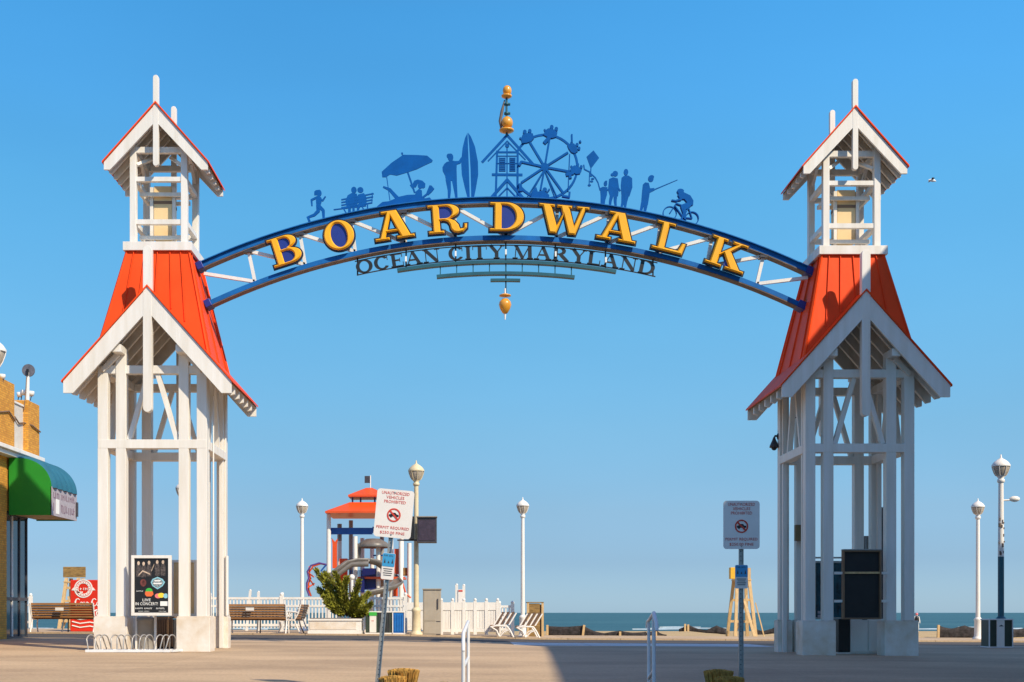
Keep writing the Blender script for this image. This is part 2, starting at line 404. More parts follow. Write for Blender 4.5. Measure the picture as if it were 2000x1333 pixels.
# steps down from the plaza to the lower street the camera stands on
st = MB()
zf = gz(0, 13.85)
for i in range(30):
    x = -30 + i * 2
    for k in range(5):
        z1 = gz(x + 1, 13.85) + 0.004 - 0.16 * k if k else gz(x + 1, 13.85) - 0.0
        y1 = 13.85 - 0.36 * k
        st.bb(x, x + 2, y1 - 0.36, y1 + 0.02, -1.0, z1 - (0 if k else 0.002))
structure('steps', st, m_plaza)
structure('lower_street', MB().bb(-80, 80, -40, 12.1, -1.2, -0.85), m_street)
structure('seabed', MB().bb(-3000, 3000, 12.2, 400, -3.2, -3.0), m_sand)

def beach(x, y):
    z = -0.05 - 0.22 * min(1, max(0, (y - 41) / 6))
    z -= 1.35 * max(0, (y - 47)) / 112
    z += 0.16 * math.exp(-((y - 47) / 3.5) ** 2) * (0.5 + 0.5 * math.sin(x * 0.37 + 1.3 * math.sin(x * 0.11)))
    z += 0.05 * math.sin(x * 0.9 + y * 0.5) * (1 if y < 90 else 0)
    return z
def beach2(x, y): return min(beach(x, y), 9)
bsh = MB()
ys = [41 + 0.6 * i for i in range(30)] + [59 + 4 * i for i in range(31)]
xs = [-160 + 2 * i for i in range(161)]
vs = [(x, y, gz(x, 41) - 0.01 if y <= 41 else beach(x, y)) for y in ys for x in xs]
nx = len(xs)
fs = [(j * nx + i, j * nx + i + 1, (j + 1) * nx + i + 1, (j + 1) * nx + i) for j in range(len(ys) - 1) for i in range(nx - 1)]
bsh.add(vs, fs, True)
structure('beach', bsh, m_sand)

def sea_mat():
    m = bpy.data.materials.new('sea water'); m.use_nodes = True
    nt = m.node_tree; L = nt.links; b = nt.nodes['Principled BSDF']
    b.inputs['Roughness'].default_value = 0.45; b.inputs['Specular IOR Level'].default_value = 0.35
    tc = nt.nodes.new('ShaderNodeTexCoord'); mp = nt.nodes.new('ShaderNodeMapping'); mp.inputs['Scale'].default_value = (0.012, 0.05, 1)
    L.new(tc.outputs['Object'], mp.inputs[0])
    n = nt.nodes.new('ShaderNodeTexNoise'); n.inputs['Scale'].default_value = 1; n.inputs['Detail'].default_value = 8
    L.new(mp.outputs[0], n.inputs['Vector'])
    rp = nt.nodes.new('ShaderNodeValToRGB'); rp.color_ramp.elements[0].position = 0.35; rp.color_ramp.elements[1].position = 0.7
    rp.color_ramp.elements[0].color = (0.022, 0.075, 0.08, 1); rp.color_ramp.elements[1].color = (0.05, 0.125, 0.125, 1)
    L.new(n.outputs[0], rp.inputs[0]); L.new(rp.outputs[0], b.inputs['Base Color'])
    mp2 = nt.nodes.new('ShaderNodeMapping'); mp2.inputs['Scale'].default_value = (0.15, 0.6, 1); L.new(tc.outputs['Object'], mp2.inputs[0])
    n2 = nt.nodes.new('ShaderNodeTexNoise'); n2.inputs['Scale'].default_value = 1; n2.inputs['Detail'].default_value = 6; L.new(mp2.outputs[0], n2.inputs['Vector'])
    bp = nt.nodes.new('ShaderNodeBump'); bp.inputs['Strength'].default_value = 0.9; bp.inputs['Distance'].default_value = 0.6
    L.new(n2.outputs[0], bp.inputs['Height']); L.new(bp.outputs[0], b.inputs['Normal'])
    return m
structure('sea', MB().add([(-12000, 140, -1.5), (12000, 140, -1.5), (12000, 20000, -1.5), (-12000, 20000, -1.5)], [(0, 1, 2, 3)]), sea_mat())
fm = MB()
for k, (y, w, l) in enumerate(((163, 1.5, .85), (170, .7, 0.5), (184, .5, 0.4))):
    x = -60
    while x < 110:
        ln = random.uniform(3, 14)
        if random.random() < l:
            n = 10; vs = []; 
            for i in range(n + 1):
                u = i / n; yy = y + 1.5 * math.sin(x * 0.2 + u * 4); ww = w * math.sin(math.pi * min(1, max(0.02, u))) 
                vs += [(x + ln * u, yy - ww, -1.49), (x + ln * u, yy, -1.35), (x + ln * u, yy + ww, -1.49)]
            fm.add(vs, [(3 * i + a, 3 * i + a + 3, 3 * i + a + 4, 3 * i + a + 1) for i in range(n) for a in (0, 1)], True)
        x += ln + random.uniform(2, 18)
tag(fm.build('surf_foam', mat('sea foam', (0.45, 0.55, 0.58), 0.8, 0.2, 0.5)), 'broken white surf along the shoreline', 'surf', kind='stuff')

# ================================================================ TOWERS
def tower(cx, dz, label, side):
    """side=+1: the arch leaves towards +x"""
    CY = 24.03
    t = thing('gate_tower', (cx, CY, 0.0 + dz), label, 'tower', 'towers of the boardwalk gate')
    def Z(z): return z + dz
    def G(x, y): return gz(x, y) - 0.03
    pw = 0.19
    # footings
    def foot(x0, x1, y0, y1, ztop=0.66):
        b = MB(); b.bb(x0, x1, y0, y1, G(x0, y0), Z(ztop)); b.bb(x0 + .01, x1 - .01, y0 + .01, y1 - .01, Z(ztop), Z(ztop + 0.02))
        return b.build('footing', 'block', t, bevel=0.012)
    foot(cx - 1.09, cx - 0.46, CY - 1.06, CY - 0.60); foot(cx + 0.46, cx + 1.09, CY - 1.06, CY - 0.60)
    for sx in (-1, 1):
        foot(cx + sx * 0.93 - .15, cx + sx * 0.93 + .15, CY + 0.79, CY + 1.08)
        foot(cx + sx * 0.60 - .13, cx + sx * 0.60 + .13, CY + 0.80, CY + 1.06)
    # twelve posts
    for sx in (-1, 1):
        for sy in (-1, 1):
            for (x, y, zt) in ((0.93, 0.93, 5.38), (0.59, 0.93, 5.62), (0.955, 0.74 if sy > 0 else 0.66, 5.38)):
                b = MB(); pq = pw if x < .95 else .085
                zq = .68 if (x < .95 or sy < 0) else gz(cx, CY)
                b.box((cx + sx * x, CY + sy * y, Z((zq + zt) / 2)), (pq, pq, zt - zq))
                b.build('post', 'post_white', t, bevel=0.008)
    # ring beams, a hair proud of the posts
    for z, h in ((3.92, 0.165), (5.32, 0.155)):
        for sy in (-1, 1):
            MB().box((cx, CY + sy * 0.93, Z(z)), (1.86 + pw - 0.012, pw - 0.03 if z > 5 else pw + 0.006, h)).build('beam', 'post_white', t, bevel=0.006)
        for sx in (-1, 1):
            MB().box((cx + sx * 0.93, CY, Z(z + 0.003)), (pw + 0.006, 1.86 - pw - 0.012, h)).build('beam', 'post_white', t, bevel=0.006)
    # inverted V braces on the four faces
    for s2 in (-1, 1):
        for e in (-1, 1):
            MB().beam((cx + e * 0.09, CY + s2 * 0.93, Z(5.24)), (cx + e * 0.45, CY + s2 * 0.93, Z(4.01)), 0.085, 0.10, (0, 1, 0)).build('brace', 'post_white', t)
            MB().beam((cx + s2 * 0.93, CY + e * 0.09, Z(5.24)), (cx + s2 * 0.93, CY + e * 0.45, Z(4.01)), 0.085, 0.10, (1, 0, 0)).build('brace', 'post_white', t)
    # gabled roofs
    def gable(hw, ze, za, yh, v, c, nr, rw, rd, nm):
        s = (za - ze) / hw; L = math.hypot(hw, za - ze); nz = hw / L; nxx = (za - ze) / L
        th = 0.035
        b = MB()
        for sx in (-1, 1):
            o = 0.03
            p0 = (cx, Z(za + 0.012)); p1 = (cx + sx * (hw + o), Z(ze - o * s + 0.012))
            b.prism([p0, p1, (p1[0], p1[1] + th), (p0[0], p0[1] + th)], CY - yh - 0.03, CY + yh + 0.03)
        roof = b.build(nm, 'red_roof', t)
        # deck boards under the metal
        b = MB()
        for sx in (-1, 1):
            b.prism([(cx + sx * 0.003, Z(za - 0.004)), (cx + sx * (hw - 0.01), Z(ze - 0.004 + 0.01 * s)), (cx + sx * (hw - 0.01), Z(ze - 0.03)), (cx + sx * 0.003, Z(za - 0.034))], CY - yh + 0.055, CY + yh - 0.055)
        b.build('roof_deck', 'deck_shade', roof)
        for sy in (-1, 1):
            y = CY + sy * (yh - 0.025)
            pts = [(cx - hw, Z(ze)), (cx, Z(za)), (cx + hw, Z(ze)), (cx + hw, Z(ze - c)), (cx + hw - c / s * 0.95, Z(ze - c)), (cx, Z(za - v)), (cx - hw + c / s * 0.95, Z(ze - c)), (cx - hw, Z(ze - c))]
            MB().prism(pts, y - 0.025, y + 0.025).build('bargeboard', 'post_white', roof)
        for k in range(1, nr + 1):
            y = CY - yh + 2 * yh * k / (nr + 1)
            for sx in (-1, 1):
                q = rd
                pts = [(cx + sx * 0.02, Z(za - 0.04)), (cx + sx * (hw - 0.02), Z(ze - 0.03)), (cx + sx * (hw - 0.02), Z(ze - c * 0.75)), (cx + sx * (hw - 0.02 - c * 0.4), Z(ze - c * 0.85)), (cx + sx * 0.02, Z(za - 0.04 - q))]
                MB().prism(pts, y - rw / 2, y + rw / 2).build('rafter', 'post_white', roof)
        return roof
    g1 = gable(1.555, 5.03, 6.77, 1.38, 0.44, 0.215, 5, 0.075, 0.26, 'gable_roof')
    g2 = gable(0.985, 9.31, 10.42, 0.76, 0.33, 0.14, 4, 0.06, 0.18, 'belfry_roof')
    # finial posts with round ends
    def finial(y, w, z0, z1, par):
        b = MB(); n = 8; pts = []
        for i in range(n + 1):
            a = math.pi * i / n; pts.append((cx + w / 2 * math.cos(a), Z(z1 - w / 2 + w / 2 * math.sin(a))))
        for i in range(n + 1):
            a = math.pi + math.pi * i / n; pts.append((cx + w / 2 * math.cos(a), Z(z0 + w / 2 + w / 2 * math.sin(a))))
        b.prism(pts, y - w * 0.42, y + w * 0.42); b.build('finial_post', 'post_white', par, bevel=0.006)
    finial(CY - 1.317, 0.16, 4.46, 7.54, g1); finial(CY + 1.317, 0.16, 4.46, 7.54, g1)
    finial(CY - 0.72, 0.105, 9.24, 10.97, g2); finial(CY + 0.72, 0.105, 9.24, 10.97, g2)
    # tapered red roof body: half width h(z)
    zt = 7.67
    def hh(z): return 0.59 + 0.221 * (zt - z)
    ha, zc = 1.048, 5.60; hA = hh(6.79)
    b = MB()
    T = [Vector((cx + a * 0.59, CY + c * 0.59, Z(zt))) for a, c in ((-1, -1), (1, -1), (1, 1), (-1, 1))]
    C = [Vector((cx + a * ha, CY + c * ha, Z(zc))) for a, c in ((-1, -1), (1, -1), (1, 1), (-1, 1))]
    Af = Vector((cx, CY - hA, Z(6.79))); Ab = Vector((cx, CY + hA, Z(6.79)))
    b.add(T + C + [Af, Ab], [(0, 4, 8, 5, 1), (1, 5, 6, 2), (2, 6, 9, 7, 3), (3, 7, 4, 0)])
    # standing seams
    def seam(p0, p1, nrm):
        b.beam(p0 + nrm * 0.012, p1 + nrm * 0.008, 0.013, 0.036, nrm)
    for k in (-1.9, -1, 0, 1, 1.85):
        u = k * 0.25
        for sy in (-1, 1):
            n = Vector((0, sy, 0.221)).normalized()
            x = u; zb = 6.79 - abs(x) * 1.12 * 1.04
            zb = max(zb, zc + 0.02)
            seam(Vector((cx + x * 0.95, CY + sy * hh(zt), Z(zt))), Vector((cx + x * 1.28, CY + sy * hh(zb), Z(zb))), n)
        for sx in (-1, 1):
            if abs(k) == 1: continue
            n = Vector((sx, 0, 0.221)).normalized()
            seam(Vector((cx + sx * 0.59, CY + u * 0.95, Z(zt))), Vector((cx + sx * ha, CY + u * 1.7, Z(zc))), n)
    for a, c in ((-1, -1), (1, -1), (1, 1), (-1, 1)):
        b.beam((cx + a * 0.59, CY + c * 0.59, Z(zt)), (cx + a * ha, CY + c * ha, Z(zc)), 0.04, 0.04, (a, c, 0))
    b.build('tapered_roof', 'red_roof', t, fix=False)
    # seams on the broad eaves of the gable
    # platform
    b = MB(); p = 0.655
    b.bb(cx - p, cx + p, CY - p, CY - p + 0.06, Z(7.67), Z(7.835)); b.bb(cx - p, cx + p, CY + p - 0.06, CY + p, Z(7.67), Z(7.835))
    b.bb(cx - p, cx - p + 0.06, CY - p + 0.0602, CY + p - 0.0602, Z(7.67), Z(7.835)); b.bb(cx + p - 0.06, cx + p, CY - p + 0.0602, CY + p - 0.0602, Z(7.67), Z(7.835))
    b.bb(cx - p + 0.065, cx + p - 0.065, CY - p + 0.065, CY + p - 0.065, Z(7.74), Z(7.80))
    b.build('platform', 'post_white', t, bevel=0.005)
    # belfry posts and rails
    w = 0.122; q = 0.49
    for sx in (-1, 1):
        for sy in (-1, 1):
            MB().box((cx + sx * q, CY + sy * q, Z((7.80 + 9.72) / 2)), (w, w, 9.72 - 7.80)).build('belfry_post', 'post_white', t, bevel=0.006)
    for z, h in ((8.25, 0.09), (9.07, 0.085), (9.63, 0.11)):
        for sy in (-1, 1):
            MB().box((cx, CY + sy * q, Z(z)), (2 * q - w - 0.002, w - 0.03, h)).build('belfry_rail', 'post_white', t)
        for sx in (-1, 1):
            MB().box((cx + sx * q, CY, Z(z + 0.002)), (w - 0.03, 2 * q - w - 0.002, h)).build('belfry_rail', 'post_white', t)
    for sx in (-1, 1):
        MB().beam((cx + sx * 0.43, CY - q, Z(9.35)), (cx + sx * 0.15, CY - q + .3, Z(9.60)), 0.06, 0.06).build('belfry_brace', 'post_white', t)
        MB().beam((cx + sx * q, CY + 0.40, Z(9.32)), (cx + sx * q, CY + 0.1, Z(9.58)), 0.06, 0.06, (1, 0, 0)).build('belfry_brace', 'post_white', t)
    # inner frame and the tan box
    b = MB()
    for z in (8.02, 8.86):
        for sy in (-1, 1): b.box((cx, CY + sy * 0.27, Z(z)), (0.86, 0.05, 0.07))
        for sx in (-1, 1): b.box((cx + sx * 0.40, CY, Z(z + .001)), (0.05, 0.48, 0.07))
    b.build('inner_frame', 'post_white', t)
    bx = MB().bb(cx - 0.175, cx + 0.175, CY - 0.2, CY + 0.2, Z(8.02), Z(9.05)).build('louvre_box', 'tan_panel', t, bevel=0.008)
    MB().bb(cx - 0.18, cx + 0.18, CY - 0.205, CY + 0.205, Z(8.70), Z(8.76)).build('band', 'brown', bx)
    b = MB()
    for sx in (-1, 1): b.bb(cx + sx * 0.215 - 0.03, cx + sx * 0.215 + 0.03, CY - 0.22, CY - 0.16, Z(7.80), Z(9.02))
    b.build('box_upright', 'post_white', t)
    # knee brackets under the front bargeboards
    for sx in (-1, 1):
        for sy in (-1, 1):
            b = MB(); b.box((cx + sx * 0.59, CY + sy * 1.06, Z(5.66)), (0.17, 0.5, 0.14))
            b.build('outrigger', 'post_white', t, bevel=0.005)
            MB().beam((cx + sx * 0.93, CY + sy * 1.02, Z(5.30)), (cx + sx * 0.62, CY + sy * 1.06, Z(5.60)), 0.09, 0.09).build('knee_bracket', 'post_white', t)
    return t

CXL, CXR = -5.837, 7.46
tL = tower(CXL, 0.0, 'white timber tower with red roof at the left end of the arch, fully sunlit', 1)
tR = tower(CXR, -0.075, 'white timber tower with red roof at the right end of the arch, half shaded', -1)

# ================================================================ ARCH
YA = 24.0
S = YA / F
def A3(px, py, y=YA): return Vector(((px - VX) * S, y, EYE + (HY - py) * S))
def circ(p, q, r):
    ax, ay = p; bx, by = q; cx, cy = r
    d = 2 * (ax * (by - cy) + bx * (cy - ay) + cx * (ay - by))
    ux = ((ax*ax + ay*ay) * (by - cy) + (bx*bx + by*by) * (cy - ay) + (cx*cx + cy*cy) * (ay - by)) / d
    uy = ((ax*ax + ay*ay) * (cx - bx) + (bx*bx + by*by) * (ax - cx) + (cx*cx + cy*cy) * (bx - ax)) / d
    return ux, uy, math.hypot(ax - ux, ay - uy)
CT = circ((390, 523), (988, 395), (1585, 535)); CB = circ((405, 597), (988, 467), (1570, 602))
def on(c, x, off=0):
    r = c[2] - off
    return (x, c[1] - math.sqrt(r * r - (x - c[0]) ** 2))
arch = thing('boardwalk_arch', A3(988, 467), 'blue steel arch sign reading BOARDWALK in gold letters, spanning between the two towers', 'arch sign')
def arcbar(name, c, x0, x1, off, h, d, y, m, par=None, n=48):
    b = MB(); vs = []
    for i in range(n + 1):
        x = x0 + (x1 - x0) * i / n
        px, py = on(c, x, off); ang = (x - c[0]) / (c[2] - off)
        nx_, nz_ = math.sin(ang), math.cos(ang)
        p = A3(px, py, y)
        for a, e in ((-1, -1), (1, -1), (1, 1), (-1, 1)):
            vs.append(p + Vector((nx_ * a * h / 2, e * d / 2, nz_ * a * h / 2)))
    fs = [(4 * i + k, 4 * i + (k + 1) % 4, 4 * i + 4 + (k + 1) % 4, 4 * i + 4 + k) for i in range(n) for k in range(4)]
    fs += [(3, 2, 1, 0), (4 * n, 4 * n + 1, 4 * n + 2, 4 * n + 3)]
    b.add(vs, fs)
    return b.build(name, m, par or arch)
tc_ = arcbar('top_chord', CT, 386, 1589, 0, 0.09, 0.18, YA, 'blue')
arcbar('flange', CT, 388, 1587, 6.2, 0.014, 0.21, YA, 'brown_steel', tc_)  # brown strip along the bottom of the blue chord
arcbar('flange', CT, 388, 1587, -5.4, 0.016, 0.29, YA, 'blue', tc_)
bc_ = arcbar('bottom_chord', CB, 402, 1573, 0, 0.09, 0.18, YA, 'blue')
arcbar('flange', CB, 404, 1571, 6.2, 0.014, 0.21, YA, 'brown_steel', bc_)
# web members
def stick(a, b, w, m, nm, y=YA, d=0.07, par=None):
    return MB().beam(A3(*a, y), A3(*b, y), w, d, (0, 1, 0)).build(nm, m, par or arch)
tn = [on(CT, 988 + k * 100.5, 7) for k in range(-6, 7)]
bn = [on(CB, 988 + k * 98.0, -6) for k in range(-6, 7)]
tn[0] = (399, 535); tn[-1] = (1577, 543)
for i in range(13):
    if i not in (0, 12): stick(tn[i], bn[i], 0.062, 'white', 'strut')
for i in range(6):
    stick(tn[i], bn[i + 1], 0.062, 'white', 'diagonal'); stick(tn[12 - i], bn[11 - i], 0.062, 'white', 'diagonal')
for i in range(1, 12):
    x, y = tn[i]; MB().box(A3(x, y + 2), (0.16, 0.2, 0.05)).build('gusset', 'dkgrey', arch)
# dark collars at the tower ends
for (p, q, c) in (((386, 0), (398, 0), CT), ((402, 0), (414, 0), CB), ((1572, 0), (1590, 0), CT), ((1556, 0), (1574, 0), CB)):
    a = on(c, p[0]); b_ = on(c, q[0])
    MB().beam(A3(*a), A3(*b_), 0.15, 0.30, (0, 1, 0)).build('end_collar', 'navy', arch, bevel=0.01)

# big letters: slab serif outlines (unit height 1)
def arcp(cx, cy, rx, ry, a0, a1, n=12):
    return [(cx + rx * math.cos(R(a0 + (a1 - a0) * i / n)), cy + ry * math.sin(R(a0 + (a1 - a0) * i / n))) for i in range(n + 1)]
s_ = 0.13
GL = {
 'B': (1.08, [[(0, 0), (0.66, 0)] + arcp(0.66, 0.275, 0.40, 0.275, -90, 75) + arcp(0.62, 0.755, 0.38, 0.245, -60, 90) + [(0, 1), (0, 1 - s_), (0.14, 1 - s_), (0.14, s_), (0, s_)],
             [(0.42, 0.12)] + arcp(0.58, 0.285, 0.19, 0.165, -90, 90) + [(0.42, 0.45)],
             [(0.42, 0.57)] + arcp(0.56, 0.725, 0.17, 0.155, -90, 90) + [(0.42, 0.88)]]),
 'O': (1.06, [arcp(0.53, 0.5, 0.53, 0.52, 0, 354, 40), arcp(0.53, 0.5, 0.245, 0.38, 0, 350, 30)]),
 'A': (1.36, [[(0, 0), (0.52, 0), (0.52, s_), (0.40, s_), (0.445, 0.25), (0.80, 0.25), (0.85, s_), (0.73, s_), (0.73, 0), (1.36, 0), (1.36, s_), (1.22, s_), (0.86, 1.0), (0.30, 1.0), (0.30, 1 - s_), (0.46, 1 - s_), (0.17, s_), (0, s_)],
             [(0.49, 0.37), (0.755, 0.37), (0.625, 0.74)]]),
 'R': (1.34, [[(0, 0), (0.56, 0), (0.56, s_), (0.43, s_), (0.43, 0.42), (0.56, 0.42), (0.66, 0.38), (0.72, 0.28), (0.74, 0.14), (0.84, 0.02), (1.0, -0.02), (1.18, 0.01), (1.32, 0.14), (1.34, 0.32), (1.20, 0.32), (1.17, 0.17), (1.08, 0.16), (1.04, 0.30), (0.92, 0.44), (0.80, 0.49)] + arcp(0.68, 0.745, 0.42, 0.255, -62, 90) + [(0, 1), (0, 1 - s_), (0.15, 1 - s_), (0.15, s_), (0, s_)],
             [(0.43, 0.54)] + arcp(0.60, 0.715, 0.21, 0.175, -90, 90) + [(0.43, 0.89)]]),
 'D': (1.18, [[(0, 0), (0.58, 0)] + arcp(0.58, 0.5, 0.60, 0.5, -90, 90, 18) + [(0, 1), (0, 1 - s_), (0.15, 1 - s_), (0.15, s_), (0, s_)],
             [(0.44, 0.13)] + arcp(0.52, 0.5, 0.35, 0.37, -90, 90, 14) + [(0.44, 0.87)]]),
 'W': (1.72, [[(0.42, 0), (0.68, 0), (0.87, 0.60), (1.06, 0), (1.32, 0), (1.59, 1 - s_), (1.72, 1 - s_), (1.72, 1), (1.26, 1), (1.26, 1 - s_), (1.40, 1 - s_), (1.24, 0.36), (1.07, 1 - s_), (1.14, 1 - s_), (1.14, 1), (0.60, 1), (0.60, 1 - s_), (0.74, 1 - s_), (0.80, 0.68), (0.66, 0.33), (0.47, 1 - s_), (0.56, 1 - s_), (0.56, 1), (0, 1), (0, 1 - s_), (0.13, 1 - s_)]]),
 'L': (1.14, [[(0, 0), (1.08, 0), (1.14, 0.42), (0.98, 0.42), (0.88, s_ + 0.02), (0.46, s_ + 0.02), (0.46, 1 - s_), (0.66, 1 - s_), (0.66, 1), (0, 1), (0, 1 - s_), (0.18, 1 - s_), (0.18, s_), (0, s_)]]),
 'K': (1.38, [[(0, 0), (0.60, 0), (0.60, s_), (0.45, s_), (0.45, 0.36), (0.55, 0.45), (0.80, s_), (0.70, s_), (0.70, 0), (1.38, 0), (1.38, s_), (1.22, s_), (0.80, 0.60), (1.06, 1 - s_), (1.28, 1 - s_), (1.28, 1), (0.72, 1), (0.72, 1 - s_), (0.84, 1 - s_), (0.45, 0.52), (0.45, 1 - s_), (0.58, 1 - s_), (0.58, 1), (0, 1), (0, 1 - s_), (0.16, 1 - s_), (0.16, s_), (0, s_)]]),
}
from mathutils.geometry import delaunay_2d_cdt
def inside(p, lps):
    c = False
    for lp in lps:
        for i in range(len(lp)):
            a, b = lp[i - 1], lp[i]
            if (a[1] > p[1]) != (b[1] > p[1]) and p[0] < (b[0] - a[0]) * (p[1] - a[1]) / (b[1] - a[1]) + a[0]: c = not c
    return c
def clean(lp):
    out = []
    for p in lp:
        if not out or math.hypot(p[0] - out[-1][0], p[1] - out[-1][1]) > 1e-4: out.append(p)
    if math.hypot(out[0][0] - out[-1][0], out[0][1] - out[-1][1]) < 1e-4: out.pop()
    return out
def area(lp): return sum(lp[i][0] * lp[(i + 1) % len(lp)][1] - lp[(i + 1) % len(lp)][0] * lp[i][1] for i in range(len(lp)))
def grow(lp, d):
    """move a loop outward (solid on its left) by d with mitred corners"""
    n = len(lp); out = []
    for i in range(n):
        a, b, c = lp[i - 1], lp[i], lp[(i + 1) % n]
        d1 = Vector((b[0] - a[0], b[1] - a[1])).normalized(); d2 = Vector((c[0] - b[0], c[1] - b[1])).normalized()
        n1 = Vector((d1.y, -d1.x)); n2 = Vector((d2.y, -d2.x)); m = (n1 + n2)
        if m.length < 1e-3: m = n1.copy()
        m.normalize(); k = max(0.45, m.dot(n1)); out.append((b[0] + m.x * d / k, b[1] + m.y * d / k))
    return out
def glyph(loops, levels):
    """levels: (offset, depth) from back to front; returns verts (x, y, z=depth) and faces"""
    L0 = []
    for i, lp in enumerate(loops):
        lp = clean(lp)
        if (area(lp) < 0) != (i > 0): lp = lp[::-1]
        L0.append(lp)
    vs = []; fs = []; rings = []
    for (d, zz) in levels:
        rg = []
        for lp in L0:
            q = grow(lp, d); rg.append(range(len(vs), len(vs) + len(q))); vs += [Vector((p[0], p[1], zz)) for p in q]
        rings.append(rg)
    for k in range(len(levels) - 1):
        for a, b in zip(rings[k], rings[k + 1]):
            n = len(a); fs += [(a[i], a[(i + 1) % n], b[(i + 1) % n], b[i]) for i in range(n)]
    for rg, rev in ((rings[0], True), (rings[-1], False)):
        idx = [i for g in rg for i in g]; zz = vs[idx[0]].z
        lps = [[(vs[i].x, vs[i].y) for i in g] for g in rg]
        ed = []; k0 = 0
        for lp in lps:
            ed += [(k0 + i, k0 + (i + 1) % len(lp)) for i in range(len(lp))]; k0 += len(lp)
        v2, _e, f2, *_ = delaunay_2d_cdt([Vector(p) for lp in lps for p in lp], ed, [], 0, 1e-6)
        kb_ = len(vs); vs += [Vector((p.x, p.y, zz)) for p in v2]
        for t in f2:
            cxy = (sum(v2[j].x for j in t) / len(t), sum(v2[j].y for j in t) / len(t))
            if inside(cxy, lps):
                f = tuple(kb_ + j for j in t); fs.append(f[::-1] if rev else f)
    return vs, fs
LH = 58 * S
CM = (CT[0], (CT[1] + CB[1]) / 2, (CT[2] + CB[2]) / 2)
for ch, x in zip('BOARDWALK', (560, 664, 769, 874, 989, 1098, 1204, 1306, 1417)):
    w, loops = GL[ch]
    px, py = on(CM, x, 0); ang = math.asin((px - CM[0]) / CM[2])
    lo = [[((p[0] - w / 2) * LH, (p[1] - 0.5) * LH) for p in lp] for lp in loops]
    def place(vf, ydist):
        Mx = Matrix.Translation(A3(px, py, ydist)) @ Matrix.Rotation(ang, 4, 'Y') @ Matrix.Rotation(R(90), 4, 'X')
        return [Mx @ v for v in vf[0]], vf[1]
    g = MB().add(*place(glyph(lo, [(-.013, -.01), (-.013, .008), (-.036, .042)]), YA - 0.215)).build('letter', 'gold', arch, weld=True)
    g['label'] = 'gold slab serif letter ' + ch
    MB().add(*place(glyph(lo, [(.016, -.025), (.016, .02)]), YA - 0.18)).build('letter_backing', 'black', g, weld=True)
    if ch in 'BORD':
        MB().add(*place(glyph(lo[:1], [(-.008, -.012), (-.008, .012)]), YA - 0.194)).build('letter_counter', 'navy', g, weld=True)
    elif ch in 'WK':
        if ch == 'W': q = [[(-.1, .1), (.12, .1), (.12, .45), (-.1, .45)]]
        else: q = [[(-.05, -.40), (.12, -.40), (.12, -.1), (-.05, .1)]]
        q = [[(a * LH, c * LH) for a, c in q[0]]]
        MB().add(*place(glyph(q, [(-.008, -.012), (-.008, .012)]), YA - 0.194)).build('letter_counter', 'navy', g, weld=True)

